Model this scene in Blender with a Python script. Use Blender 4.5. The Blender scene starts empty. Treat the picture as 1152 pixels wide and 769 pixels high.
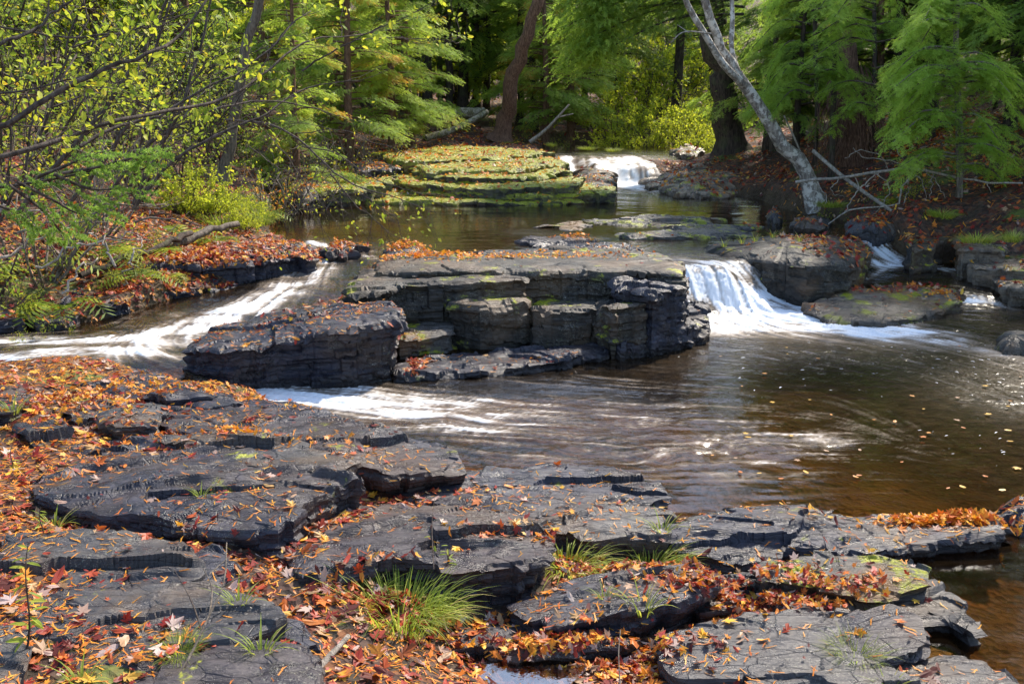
import bpy, math, random, time
_T0 = time.time()
def tick(s): print('TICK', s, round(time.time()-_T0, 1), flush=True)
import numpy as np
from mathutils import Vector
S = bpy.context.scene
COL = S.collection
PI = math.pi
# ------------------------------------------------------------------ camera
CAMH = 2.3; TH = math.radians(13.85); FPX = 1152.0
cam_d = bpy.data.cameras.new('camera'); cam = bpy.data.objects.new('camera', cam_d); COL.objects.link(cam)
cam.location = (0, 0, CAMH); cam.rotation_euler = (PI/2 - TH, 0, 0)
cam_d.sensor_width = 36; cam_d.lens = 36; cam_d.clip_end = 500; cam_d.clip_start = .05
S.camera = cam
def ray(px, py):
    u = (px-576)/FPX; v = (384.5-py)/FPX
    return np.array([u, math.cos(TH)+v*math.sin(TH), -math.sin(TH)+v*math.cos(TH)])
def G(px, py, z):                      # where a sight line meets the level z
    d = ray(px, py); t = (z-CAMH)/d[2]
    return np.array([d[0]*t, d[1]*t, z])
def P(px, py, Y):                      # where it meets the depth Y
    d = ray(px, py); t = Y/d[1]
    return np.array([d[0]*t, Y, CAMH+d[2]*t])
# ------------------------------------------------------------------ noise
_rs = np.random.RandomState(7)
_perm = _rs.permutation(256); _perm = np.concatenate([_perm]*3)
_g = _rs.randn(256, 3); _g /= np.linalg.norm(_g, axis=1)[:, None]
def noise3(x, y, z):
    x, y, z = np.broadcast_arrays(np.asarray(x, float), np.asarray(y, float), np.asarray(z, float))
    xi = np.floor(x).astype(int); yi = np.floor(y).astype(int); zi = np.floor(z).astype(int)
    xf = x-xi; yf = y-yi; zf = z-zi
    u = xf**3*(xf*(xf*6-15)+10); v = yf**3*(yf*(yf*6-15)+10); w = zf**3*(zf*(zf*6-15)+10)
    def gr(a, b, c):
        h = _perm[_perm[_perm[(xi+a) & 255]+((yi+b) & 255)]+((zi+c) & 255)]
        g = _g[h]
        return g[..., 0]*(xf-a)+g[..., 1]*(yf-b)+g[..., 2]*(zf-c)
    l = lambda a, b, t: a+(b-a)*t
    return 1.6*l(l(l(gr(0,0,0), gr(1,0,0), u), l(gr(0,1,0), gr(1,1,0), u), v),
             l(l(gr(0,0,1), gr(1,0,1), u), l(gr(0,1,1), gr(1,1,1), u), v), w)
def fbm(x, y, z=0., o=4):
    s = 0; a = 1.; f = 1.; n = 0
    for i in range(o):
        s = s+a*noise3(np.asarray(x)*f+i*7.3, np.asarray(y)*f-i*3.1, np.asarray(z)*f+i*1.7); n += a; a *= .5; f *= 2.03
    return s/n*1.3
def hash1(n):
    n = np.asarray(n).astype(np.int64)
    return _perm[(_perm[n & 255]+(n >> 8)) & 255]/127.5-1
def cell3(x, y, z, off=False):
    x, y, z = np.broadcast_arrays(np.asarray(x, float), np.asarray(y, float), np.asarray(z, float))
    xi = np.floor(x).astype(int); yi = np.floor(y).astype(int); zi = np.floor(z).astype(int)
    best = np.full(x.shape, 1e9); val = np.zeros(x.shape); ox = np.zeros(x.shape); oy = np.zeros(x.shape)
    for a in (-1, 0, 1):
        for b in (-1, 0, 1):
            for c in (-1, 0, 1):
                h = _perm[_perm[_perm[(xi+a) & 255]+((yi+b) & 255)]+((zi+c) & 255)]
                h2 = _perm[h+17]; h3 = _perm[h2+91]
                ex = xi+a+h/255.-x; ey = yi+b+h2/255.-y; d = ex**2+ey**2+(zi+c+h3/255.-z)**2
                m = d < best; best = np.where(m, d, best); val = np.where(m, _perm[h3+5]/127.5-1, val)
                if off: ox = np.where(m, ex, ox); oy = np.where(m, ey, oy)
    return (val, ox, oy) if off else val
def sstep(a, b, x):
    t = np.clip((x-a)/(b-a), 0, 1); return t*t*(3-2*t)
# ------------------------------------------------------------------ mesh
def mesh(name, V, F, mat=None, smooth=False, attrs=None, uv=None):
    """F: list of int arrays (n,k)."""
    me = bpy.data.meshes.new(name)
    V = np.ascontiguousarray(V, dtype=np.float32)
    if not isinstance(F, (list, tuple)): F = [F]
    F = [np.asarray(f, dtype=np.int32) for f in F if len(f)]
    loops = np.concatenate([f.ravel() for f in F]); tot = np.concatenate([np.full(len(f), f.shape[1], np.int32) for f in F])
    st = np.concatenate([[0], np.cumsum(tot)[:-1]]).astype(np.int32)
    me.vertices.add(len(V)); me.vertices.foreach_set('co', V.ravel())
    me.loops.add(len(loops)); me.loops.foreach_set('vertex_index', loops)
    me.polygons.add(len(tot)); me.polygons.foreach_set('loop_start', st); me.polygons.foreach_set('loop_total', tot)
    me.polygons.foreach_set('use_smooth', np.full(len(tot), smooth))
    me.update(calc_edges=True)
    for k, a in (attrs or {}).items():
        a = np.asarray(a, dtype=np.float32)
        if a.ndim == 1:
            at = me.attributes.new(k, 'FLOAT', 'POINT'); at.data.foreach_set('value', a)
        else:
            at = me.attributes.new(k, 'FLOAT_COLOR', 'POINT'); at.data.foreach_set('color', a.ravel())
    if mat: me.materials.append(mat)
    return me
def link(name, me, parent=None, label=None, cat=None, group=None, kind=None):
    o = bpy.data.objects.new(name, me); COL.objects.link(o)
    if parent: o.parent = parent
    if label: o['label'] = label
    if cat: o['category'] = cat
    if group: o['group'] = group
    if kind: o['kind'] = kind
    return o
class MB:
    def __init__(s): s.V = []; s.Q = []; s.T = []; s.A = []; s.n = 0
    def add(s, V, Q=None, T=None, a=0.):
        V = np.asarray(V, float).reshape(-1, 3)
        if Q is not None and len(Q): s.Q.append(np.asarray(Q)+s.n)
        if T is not None and len(T): s.T.append(np.asarray(T)+s.n)
        s.V.append(V); s.A.append(np.broadcast_to(np.asarray(a, float), (len(V),)).copy()); s.n += len(V)
    def mesh(s, name, mat, smooth=False, origin=None, **k):
        V = np.concatenate(s.V)
        if origin is not None: V = V-np.asarray(origin)
        F = []
        if s.Q: F.append(np.concatenate(s.Q))
        if s.T: F.append(np.concatenate(s.T))
        return mesh(name, V, F, mat, smooth, {'tone': np.concatenate(s.A)}, **k)
def tube(mb, pts, r, n=6, a=0., jag=0.):
    pts = np.asarray(pts, float); r = np.broadcast_to(np.asarray(r, float), (len(pts),))
    t = np.gradient(pts, axis=0); t /= np.linalg.norm(t, axis=1)[:, None]+1e-9
    up = np.array([0, 0, 1.]) if abs(t[0][2]) < .9 else np.array([1., 0, 0])
    s = np.cross(t, up); s /= np.linalg.norm(s, axis=1)[:, None]+1e-9
    b = np.cross(s, t)
    an = np.linspace(0, 2*PI, n, endpoint=False)
    rr = r[:, None]*np.ones(n)
    if jag: rr = rr*(1+jag*noise3(an[None, :]*1.7, np.arange(len(pts))[:, None]*.6, r[0]*50+pts[0][0]))
    V = pts[:, None]+rr[..., None]*(np.cos(an)[None, :, None]*s[:, None]+np.sin(an)[None, :, None]*b[:, None])
    K = len(pts); i = np.arange(K-1)[:, None]*n; j = np.arange(n)[None, :]; j2 = (j+1) % n
    Q = np.stack([i+j, i+j2, i+n+j2, i+n+j], -1).reshape(-1, 4)
    T = [[(K-1)*n+k, (K-1)*n+(k+1) % n, K*n] for k in range(n)]
    mb.add(np.concatenate([V.reshape(-1, 3), pts[-1:]+t[-1:]*r[-1]*.8]), Q, T, a)
def smooth_path(pts, n):
    pts = np.asarray(pts, float); k = len(pts)
    if k < 3:
        t = np.linspace(0, 1, n)[:, None]; return pts[0]*(1-t)+pts[-1]*t
    e = np.concatenate([[2*pts[0]-pts[1]], pts, [2*pts[-1]-pts[-2]]])
    u = np.linspace(0, k-1-1e-6, n); i = u.astype(int); t = (u-i)[:, None]
    p0, p1, p2, p3 = e[i], e[i+1], e[i+2], e[i+3]
    return .5*(2*p1+(p2-p0)*t+(2*p0-5*p1+4*p2-p3)*t*t+(3*p1-p0-3*p2+p3)*t**3)
def scatter(mb, tV, tQ, pos, X, Y, Z, sc, a, tT=None):
    """copies of a template placed with axes X,Y,Z (N,3)."""
    N = len(pos); sc = np.broadcast_to(np.asarray(sc, float), (N,))
    V = (tV[None, :, 0:1]*X[:, None]+tV[None, :, 1:2]*Y[:, None]+tV[None, :, 2:3]*Z[:, None])*sc[:, None, None]+pos[:, None]
    off = (np.arange(N)*len(tV))[:, None, None]
    Q = (tQ[None]+off).reshape(-1, tQ.shape[1]) if tQ is not None else None
    T = (tT[None]+off).reshape(-1, 3) if tT is not None else None
    mb.add(V.reshape(-1, 3), Q, T, np.repeat(a, len(tV)))
def norm(v): return v/(np.linalg.norm(v, axis=-1, keepdims=True)+1e-9)
# ------------------------------------------------------------------ materials
class NT:
    def __init__(s, name):
        s.m = bpy.data.materials.new(name); s.m.use_nodes = True; s.t = s.m.node_tree; s.t.nodes.clear()
    def n(s, typ, **k):
        nd = s.t.nodes.new(typ)
        for a, b in k.items():
            if a[0] == '_': setattr(nd, a[1:], b)
            else:
                key = int(a[1:]) if a[0] == 'i' and a[1:].isdigit() else a.replace('_', ' ')
                s.set(nd, key, b)
        return nd
    def set(s, nd, key, b):
        inp = nd.inputs[key]
        if isinstance(b, bpy.types.NodeSocket): s.t.links.new(b, inp)
        elif isinstance(b, bpy.types.Node): s.t.links.new(b.outputs[0], inp)
        else: inp.default_value = b
    def math(s, op, a, b=0., c=0., clamp=False):
        nd = s.n('ShaderNodeMath', _operation=op, _use_clamp=clamp); s.set(nd, 0, a); s.set(nd, 1, b); s.set(nd, 2, c); return nd.outputs[0]
    def mix(s, f, a, b, blend='MIX'):
        nd = s.n('ShaderNodeMix', _data_type='RGBA', _blend_type=blend)
        s.set(nd, 0, f); s.set(nd, 6, a); s.set(nd, 7, b); return nd.outputs[2]
    def noise(s, vec, scale, detail=4, rough=.6, dist=0.):
        nd = s.n('ShaderNodeTexNoise', Scale=scale, Detail=detail, Roughness=rough, Distortion=dist); s.set(nd, 'Vector', vec); return nd.outputs[0]
    def vor(s, vec, scale, feat='F1', out=0):
        nd = s.n('ShaderNodeTexVoronoi', _feature=feat, Scale=scale); s.set(nd, 'Vector', vec); return nd.outputs[out]
    def mapv(s, vec, sc=(1,1,1), rot=(0,0,0), loc=(0,0,0)):
        return s.n('ShaderNodeMapping', Vector=vec, Scale=sc, Rotation=rot, Location=loc).outputs[0]
    def step(s, v, a, b, lo=0., hi=1.):
        nd = s.n('ShaderNodeMapRange', _interpolation_type='SMOOTHSTEP')
        s.set(nd, 0, v); s.set(nd, 1, a); s.set(nd, 2, b); s.set(nd, 3, lo); s.set(nd, 4, hi); return nd.outputs[0]
    def ramp(s, v, stops, interp='LINEAR'):
        nd = s.n('ShaderNodeValToRGB', Fac=v); cr = nd.color_ramp; cr.interpolation = interp
        while len(cr.elements) < len(stops): cr.elements.new(.5)
        for e, (p, c) in zip(cr.elements, stops): e.position = p; e.color = (*c, 1)
        return nd.outputs[0]
    def attr(s, name, out='Fac'): return s.n('ShaderNodeAttribute', _attribute_name=name).outputs[out]
    def pos(s): return s.n('ShaderNodeNewGeometry').outputs['Position']
    def bump(s, h, strength=1., dist=.01, normal=None):
        nd = s.n('ShaderNodeBump', Strength=strength, Distance=dist, Height=h)
        if normal is not None: s.set(nd, 'Normal', normal)
        return nd.outputs[0]
    def out(s, sh):
        o = s.n('ShaderNodeOutputMaterial'); s.set(o, 'Surface', sh); return s.m
    def bsdf(s, col, rough=.6, normal=None, **k):
        nd = s.n('ShaderNodeBsdfPrincipled'); s.set(nd, 'Base Color', col if not isinstance(col, tuple) else (*col, 1)); s.set(nd, 'Roughness', rough)
        if normal is not None: s.set(nd, 'Normal', normal)
        for a, b in k.items(): s.set(nd, a.replace('_', ' '), b)
        return nd.outputs[0]
def C4(*c): return (*c, 1.)

def rock_mat(name, base=(.011,.011,.017), light=(.046,.046,.064), brown=(.055,.042,.038), moss=.08, lichen=.3, strata=1., rough=.27, mossup=.3, bumpd=.012):
    t = NT(name); p = t.pos(); nrm = t.n('ShaderNodeNewGeometry').outputs['Normal']
    sx = t.n('ShaderNodeSeparateXYZ', Vector=nrm); nz = sx.outputs[2]
    ps = t.mapv(p, (1.0, 5., 12.), rot=(.05, .03, .22))
    big = t.noise(p, 1.3, 5, .6); mid = t.noise(p, 9, 6, .65); fine = t.noise(p, 70, 5, .7)
    st = t.noise(ps, 6, 8, .68, .35); st2 = t.noise(ps, 24, 6, .7, .6)
    col = t.mix(t.step(t.math('ADD', t.math('MULTIPLY', st, .6), t.math('MULTIPLY', mid, .5)), .4, .68), C4(*base), C4(*light))
    col = t.mix(t.math('MULTIPLY', t.step(big, .48, .62), .75), col, C4(*brown))
    col = t.mix(t.math('MULTIPLY', t.step(t.noise(p, 4.5, 6, .75), .58, .66), .5), col, C4(light[0]*1.7, light[1]*1.6, light[2]*1.5))
    col = t.mix(t.step(st2, .36, .28), col, C4(base[0]*.35, base[1]*.33, base[2]*.33))
    if lichen:
        v = t.vor(t.n('ShaderNodeVectorMath', _operation='ADD', i0=p, i1=t.n('ShaderNodeTexNoise', Vector=p, Scale=18.).outputs[1]).outputs[0], 13, 'F1')
        lf = t.math('MULTIPLY', t.step(v, .36, .25), t.step(t.noise(p, 2.2, 3), .62-.2*lichen, .70-.2*lichen))
        lf = t.math('MULTIPLY', lf, t.step(fine, .38, .55))
        col = t.mix(t.math('MULTIPLY', lf, .75), col, C4(.30, .29, .23))
    if moss:
        mf = t.math('MULTIPLY', t.step(t.noise(p, 3.1, 6, .7), .66-.25*moss, .72-.25*moss), t.step(nz, -.5+mossup, .5+mossup))
        mcol = t.mix(t.step(fine, .3, .7), C4(.10, .12, .01), C4(.45, .46, .02))
        col = t.mix(t.math('MULTIPLY', mf, t.step(mid, .3, .5)), col, mcol)
    wet = t.step(t.n('ShaderNodeSeparateXYZ', Vector=p).outputs[2], .10, .02)
    col = t.mix(t.math('MULTIPLY', wet, .6), col, C4(.02, .018, .015))
    h = t.math('ADD', t.math('MULTIPLY', st, .7*strata), t.math('ADD', t.math('MULTIPLY', st2, .28*strata), t.math('ADD', t.math('MULTIPLY', mid, .18), t.math('MULTIPLY', fine, .06))))
    crack = t.vor(t.mapv(p, (1.2, 3.4, 5.), rot=(0, 0, .35)), 3.2, 'DISTANCE_TO_EDGE')
    h = t.math('ADD', h, t.step(crack, 0., .02, -.3, 0.))
    return t.out(t.bsdf(col, t.step(mid, .3, .7, rough-.1, rough+.18), t.bump(h, 1., bumpd), Specular_IOR_Level=.36))
M_slate = rock_mat('slate')
M_slate_c = rock_mat('purple_slate', base=(.015,.012,.015), light=(.062,.052,.058), brown=(.085,.058,.045), moss=.12, lichen=.55)
M_slate_b = rock_mat('slate_grey', base=(.035,.035,.042), light=(.072,.067,.068), brown=(.11,.078,.055), moss=.08, lichen=.6)
M_block = rock_mat('lichen_rock', base=(.013,.012,.011), light=(.055,.049,.042), brown=(.12,.08,.05), moss=.35, lichen=.9, strata=.6, rough=.5, bumpd=.02)
M_mossy = rock_mat('mossy_rock', base=(.04,.038,.035), light=(.13,.12,.11), brown=(.24,.13,.05), moss=1.25, lichen=.0, mossup=.1, bumpd=.03)
M_ledge = rock_mat('wet_ledge_rock', base=(.045,.042,.038), light=(.13,.12,.11), brown=(.20,.11,.04), moss=.5, lichen=.2, mossup=.15, bumpd=.02)
M_brownrock = rock_mat('brown_rock', base=(.055,.046,.038), light=(.2,.16,.12), brown=(.22,.13,.07), moss=.45, lichen=.5)

def leaf_mat(name, stops, trans=.5, rough=.55, objcol=False):
    t = NT(name)
    a = t.attr('tone')
    col = t.ramp(a, stops)
    if objcol:
        col = t.n('ShaderNodeObjectInfo').outputs['Color']
        v = t.noise(t.n('ShaderNodeTexCoord').outputs['Object'], 40, 3)
        col = t.mix(t.step(v, .35, .7), col, t.mix(.5, col, C4(.10, .02, .01)))
    d = t.bsdf(col, rough, Specular_IOR_Level=.35)
    tr = t.n('ShaderNodeBsdfTranslucent', Color=t.mix(.25, col, C4(1, .95, .4), 'MULTIPLY'))
    return t.out(t.n('ShaderNodeMixShader', Fac=trans, i1=d, i2=tr).outputs[0])
AUT = [(0, (.10,.018,.012)), (.12, (.34,.03,.02)), (.25, (.48,.10,.025)), (.4, (.72,.22,.025)), (.55, (.80,.33,.03)), (.68, (.85,.50,.05)), (.78, (.50,.30,.14)), (.88, (.40,.26,.22)), (1., (.62,.50,.42))]
M_litter = leaf_mat('autumn_leaf', AUT, .25, .5)
M_leafobj = leaf_mat('single_leaf', AUT, .25, .45, True)
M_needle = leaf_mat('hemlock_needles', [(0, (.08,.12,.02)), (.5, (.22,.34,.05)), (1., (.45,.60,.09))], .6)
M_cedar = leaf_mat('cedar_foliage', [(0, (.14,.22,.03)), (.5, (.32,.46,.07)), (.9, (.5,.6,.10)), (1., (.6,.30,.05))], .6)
M_yleaf = leaf_mat('yellow_green_leaf', [(0, (.08,.14,.02)), (.4, (.26,.36,.04)), (.75, (.52,.55,.05)), (.93, (.75,.6,.05)), (1., (.75,.26,.03))], .55)
M_brush = leaf_mat('sunlit_brush', [(0, (.14,.20,.02)), (.5, (.42,.50,.04)), (1., (.75,.75,.06))], .6)
M_grass = leaf_mat('grass_blade', [(0, (.14,.18,.03)), (.5, (.32,.42,.05)), (.85, (.52,.56,.08)), (1., (.6,.5,.18))], .5)
M_spruce = leaf_mat('spruce_needles', [(0, (.10,.19,.035)), (1., (.34,.52,.09))], .55)
def bark_mat(name, a, b, c=None, sc=1., bump=.02, liche=0.):
    t = NT(name); p = t.n('ShaderNodeTexCoord').outputs['Object']
    ps = t.mapv(p, (1, 1, .22))
    n = t.noise(ps, 28*sc, 6, .7, .4); n2 = t.noise(p, 5, 4)
    col = t.mix(t.step(n, .35, .68), C4(*a), C4(*b))
    if c: col = t.mix(t.math('MULTIPLY', t.step(t.noise(p, 9, 5, .7), .48, .56), .85), col, C4(*c))
    if liche: col = t.mix(t.math('MULTIPLY', t.step(n2, .5, .62), liche), col, C4(.10, .13, .05))
    return t.out(t.bsdf(col, .85, t.bump(n, 1., bump), Specular_IOR_Level=.2))
M_bark = bark_mat('dark_bark', (.03,.024,.02), (.10,.075,.06), liche=.3)
M_barkred = bark_mat('cedar_bark', (.09,.05,.035), (.28,.16,.11), sc=1.6)
M_birch = bark_mat('pale_mottled_bark', (.14,.115,.10), (.42,.38,.33), (.70,.66,.60))
M_twig = bark_mat('twig_bark', (.045,.034,.028), (.14,.11,.09))
M_greybark = bark_mat('grey_bark', (.09,.075,.06), (.24,.20,.16))
M_dead = bark_mat('dead_wood', (.20,.17,.14), (.46,.41,.35))
M_log = bark_mat('log_bark', (.10,.085,.05), (.30,.27,.15), (.42,.38,.30), liche=.5)

tick('a')
# ------------------------------------------------------------------ shape fields
def inpoly(X, Y, poly):
    c = np.zeros(X.shape, bool); n = len(poly)
    for i in range(n):
        x1, y1 = poly[i][:2]; x2, y2 = poly[(i+1) % n][:2]
        if y1 == y2: continue
        m = ((y1 > Y) != (y2 > Y)) & (X < (x2-x1)*(Y-y1)/(y2-y1)+x1)
        c ^= m
    return c
def blur(A, k):
    for ax in (0, 1):
        pad = [(0, 0), (0, 0)]; pad[ax] = (k+1, k)
        B = np.cumsum(np.pad(A, pad, mode='edge'), axis=ax); n = 2*k+1
        A = (np.take(B, range(n, B.shape[ax]), ax)-np.take(B, range(0, B.shape[ax]-n), ax))/n
    return A
def bil(A, gx0, gy0, gs, X, Y):
    fx = np.clip((X-gx0)/gs, 0, A.shape[1]-1.001); fy = np.clip((Y-gy0)/gs, 0, A.shape[0]-1.001)
    i = fx.astype(int); j = fy.astype(int); a = fx-i; b = fy-j
    return (A[j, i]*(1-a)+A[j, i+1]*a)*(1-b)+(A[j+1, i]*(1-a)+A[j+1, i+1]*a)*b
ZU, ZL, ZF = .45, .25, .86
def PG(z, pts): return [G(a, b, z) for a, b in pts]
lower = PG(0, [(285,443),(340,425),(450,415),(600,412),(700,405),(770,380),(790,352),(905,340),(950,352),(1080,345),(1152,345),(1500,340),(1700,560),(1500,900),(1180,790),(1070,740),(1040,690),(1100,660),(1135,620),(1125,585),(1000,574),(770,578),(742,550),(690,525),(560,520),(470,498),(380,478),(300,460)])
upper = PG(ZU, [(300,262),(355,278),(425,292),(560,296),(700,300),(768,301),(838,301),(860,275),(960,262),(990,268),(1000,255),(900,240),(860,225),(790,214),(730,211),(680,213),(600,226),(470,222),(330,214),(295,230)])
left = PG(ZL, [(-500,330),(0,362),(110,362),(150,372),(190,392),(150,402),(60,398),(0,410),(-500,470)])
pool2 = PG(.18, [(985,295),(1080,296),(1100,312),(1060,320),(980,318)])
far = [G(660,176,ZF), G(735,176,ZF), G(790,160,ZF), G(620,160,ZF), G(600,172,ZF)]
gx0, gy0, gs = -14., 2.5, .1
nx, ny = 300, 300
gx = gx0+np.arange(nx)*gs; gy = gy0+np.arange(ny)*gs; GX, GY = np.meshgrid(gx, gy)
def polyline_pins(A, M, pts, w):
    for (a, b) in zip(pts[:-1], pts[1:]):
        n = max(2, int(np.hypot(*(b-a)[:2])/.04))
        for t in np.linspace(0, 1, n):
            p = a+(b-a)*t; m = (GX-p[0])**2+(GY-p[1])**2 < w*w
            A[m] = p[2]; M[m] = True
def pz(pts): return [G(*q) for q in pts]
chute = pz([(385,283,.45),(352,300,.42),(330,320,.37),(250,340,.31),(180,362,.27),(150,376,.25)])
lipc = pz([(150,392,.25),(200,402,.235),(235,415,.19),(262,428,.08),(285,440,0)])
rfall = pz([(983,268,.45),(990,276,.40),(1003,292,.22),(1020,299,.19),(1070,303,.17),(1100,318,.12),(1120,330,.09),(1130,342,.01)])
rrun = pz([(1003,296,.2),(975,315,.13),(935,326,.07),(890,334,0)])
W = np.full((ny, nx), .2); M = np.zeros((ny, nx), bool)
for poly, z in ((upper, ZU), (left, ZL), (lower, 0), (far, ZF)):
    m = inpoly(GX, GY, poly); W[m] = z; M |= m
m = GY > G(700,176,ZF)[1]; W[m] = ZF; M |= m
bf = pz([(695,181,.86),(700,192,.74),(712,208,.47)]); polyline_pins(W, M, bf, .6)
bf2 = pz([(640,178,.86),(640,190,.66),(650,205,.47)]); polyline_pins(W, M, bf2, .25)
m = inpoly(GX, GY, pool2); W[m] = .18; M[m] = True
polyline_pins(W, M, pz([(830,302,.40),(848,318,.26),(872,334,.09),(900,344,.0)]), .16); polyline_pins(W, M, chute, .28); polyline_pins(W, M, lipc, .14); polyline_pins(W, M, rfall, .12); polyline_pins(W, M, rrun, .12)
for i in range(1500):
    B = np.pad(W, 1, mode='edge'); B = (B[:-2, 1:-1]+B[2:, 1:-1]+B[1:-1, :-2]+B[1:-1, 2:])/4
    W = np.where(M, W, B)
W = blur(W, 1)
def zwater(X, Y):
    z = bil(W, gx0, gy0, gs, X, Y)
    return z
# wet area: everywhere the bed lies low
streams = [lower, upper, left, far, pool2]
wet = np.zeros((ny, nx))
for s in streams: wet[inpoly(GX, GY, s)] = 1
def band(pts, w):
    for (a, b) in zip(pts[:-1], pts[1:]):
        n = max(2, int(np.hypot(*(b-a)[:2])/.05))
        for t in np.linspace(0, 1, n):
            p = a+(b-a)*t; wet[(GX-p[0])**2+(GY-p[1])**2 < w*w] = 1
band(chute, .62); band(lipc, .3); band(rfall, .3); band(rrun, .3); band(bf, .8); band(bf2, .5)
band(pz([(770,302,.4),(850,302,.4)]), .35); band(pz([(800,330,.2),(840,330,.2)]), .5)
band([G(640,176,ZF), G(760,174,ZF), np.array([5., 29, 0]), np.array([8., 33, 0])], 1.1)
wetb = blur(blur(wet, 1), 1)
# ------------------------------------------------------------------ ground heights
ctl = [(0,769,.34,0),(300,769,.30,0),(400,700,.23,0),(576,769,-.02,0),(560,745,-.02,0),(800,769,.03,0),(1000,769,-.05,0),(1152,769,-.15,0),(1040,700,-.12,0),(1152,650,-.16,0),(0,600,.36,0),(200,610,.31,0),(300,650,.25,0),
       (450,668,.20,0),(600,640,.12,0),(750,620,.02,0),(900,600,-.03,0),(1000,640,-.02,0),(0,500,.36,0),(0,425,.30,0),(100,430,.30,0),(180,425,.27,0),(250,450,.17,0),(310,475,.06,0),(420,505,.0,0),(560,560,.02,0),(650,560,-.02,0),(900,680,.04,0),(780,690,.02,0),
       (640,722,.04,0),(0,365,.33,0),(-400,400,.4,0),(-400,650,.6,0),(100,355,.33,0),(180,330,.40,0),(290,305,.46,0),(350,285,.46,0),(0,310,.62,0),(150,290,.60,0),(60,250,.98,0),(200,262,.66,0),(290,250,.55,0),
       (700,460,-.3,0),(925,436,-.13,0),(840,420,-.6,0),(1010,440,-.6,0),(930,400,-.6,0),(870,540,-.09,0),(780,470,-.5,0),(1050,400,-.5,0),(1100,450,-.55,0),(960,560,-.2,0),(1100,560,-.38,0),(600,430,-.25,0),(1000,500,-.45,0),(1300,500,-.5,0),
       (50,392,.05,0),(600,350,-.1,0),(450,350,.0,0),(450,250,.15,0),(700,250,.2,0),(600,330,.2,0),(900,290,.1,0),(880,262,.3,0),(1050,330,.05,0),(1150,300,.3,0),(1060,270,.45,0),(1152,250,.75,0),(950,240,.55,0),(1000,232,.70,0),
       (250,196,1.0,0),(330,190,1.0,0),(330,213,.5,0),(400,210,.62,0),(560,205,.66,0),(460,168,1.0,0),(600,165,1.0,0),(640,205,.55,0),(700,185,.65,0),(700,170,.7,0),(790,205,.55,0),(800,172,.95,0),(870,190,.8,0),(912,212,.80,0)]
cp = [G(a, b, c) for a, b, c, _ in ctl]
cp += [np.array(v, float) for v in [(-6,10,1.0),(-9,12,1.6),(-7,16,1.5),(-12,18,2.2),(-6,22,1.6),(-4,26,1.4),(-14,28,3.0),(-2,30,1.75),(-8,34,2.6),(3,34,1.4),(6,26,1.05),(8,30,1.5),(4,40,2.4),(-3,42,3.2),
      (5.2,13.2,.9),(6.5,12.5,1.0),(6,16,1.25),(8,14,1.4),(9,18,1.9),(7,21,1.5),(10,26,2.2),(12,12,1.9),(14,20,3),(8,10,.6),(12,8,1.),(0,60,6.5),(20,60,7),(-20,60,7),(-30,30,5),(30,30,5),(-20,8,3.),(25,10,4),(0,90,13),(30,90,13),(-30,90,13),
      (-3,1.5,.6),(0,1.5,.35),(3,1.5,.0),(-6,3,.9),(6,3,.0),(0,-6,.6),(-10,-5,1.5),(10,-5,1.),(9,5,-.1),(5.5,5,-.3),(3,9,-.4),(7,8,-.2)]]
cp = np.array(cp)
def ker(d): return d   # conical spline
D = np.sqrt(((cp[:, None, :2]-cp[None, :, :2])**2).sum(-1)); n_ = len(cp)
K = np.zeros((n_+3, n_+3)); K[:n_, :n_] = ker(D)-np.eye(n_)*.02; K[:n_, n_] = 1; K[:n_, n_+1:] = cp[:, :2]; K[n_, :n_] = 1; K[n_+1:, :n_] = cp[:, :2].T
sol = np.linalg.solve(K, np.concatenate([cp[:, 2], [0, 0, 0]]))
def zbase(X, Y):
    z = sol[n_]+sol[n_+1]*X+sol[n_+2]*Y
    for i in range(n_): z = z+sol[i]*np.sqrt((X-cp[i, 0])**2+(Y-cp[i, 1])**2)
    return z
def zground(X, Y):
    z = zbase(X, Y)
    near = np.exp(-((Y-6)/9)**2)
    z = z+fbm(X*.5, Y*.5, 3)*(.10+.25*sstep(25, 60, Y))+fbm(X*2.3, Y*2.3, 1)*.06
    w = bil(wetb, gx0, gy0, gs, X, Y)
    inside = (X > gx0) & (X < gx0+nx*gs) & (Y > gy0) & (Y < gy0+ny*gs)
    w = w*inside
    zw = zwater(X, Y)
    dep = .07+.10*sstep(.5, 1, w)+.2*(Y > 13)*sstep(.5, 1, w)
    dep = dep*(.6+.4*sstep(14, 9, Y))
    bed = zw-dep+fbm(X*2.2, Y*2.2, 5)*.09
    # banks: just above the water outside, bed inside
    f = sstep(.25, .85, w)
    z = np.where(inside & (w < .6), np.maximum(z, np.where(wetnear(X, Y), zw+.03*sstep(.5, .1, w), z)), z)
    return z*(1-f)+np.minimum(z, bed)*f
wn = blur(wet, 6)
def wetnear(X, Y):
    # only where the banks of the upper reaches must stay above the water
    return (bil(wn, gx0, gy0, gs, X, Y) > .01) & ((Y > 9.2) | (X < -1.5)) & (Y < 26)
def axis(a0, a1, s, lo, hi, g=1.09):
    v = list(np.arange(a0, a1, s)); d = s; x = a0
    L = []
    while x > lo: d *= g; x -= d; L.append(x)
    d = s; x = v[-1]; R = []
    while x < hi: d *= g; x += d; R.append(x)
    return np.array(L[::-1]+v+R)
def grid_mesh(xs, ys, zf):
    X, Y = np.meshgrid(xs, ys); Z = zf(X, Y); n = len(xs)
    i = np.arange(len(ys)-1)[:, None]*n+np.arange(n-1)[None]
    return X, Y, Z, np.stack([i, i+1, i+n+1, i+n], -1).reshape(-1, 4)
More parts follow.
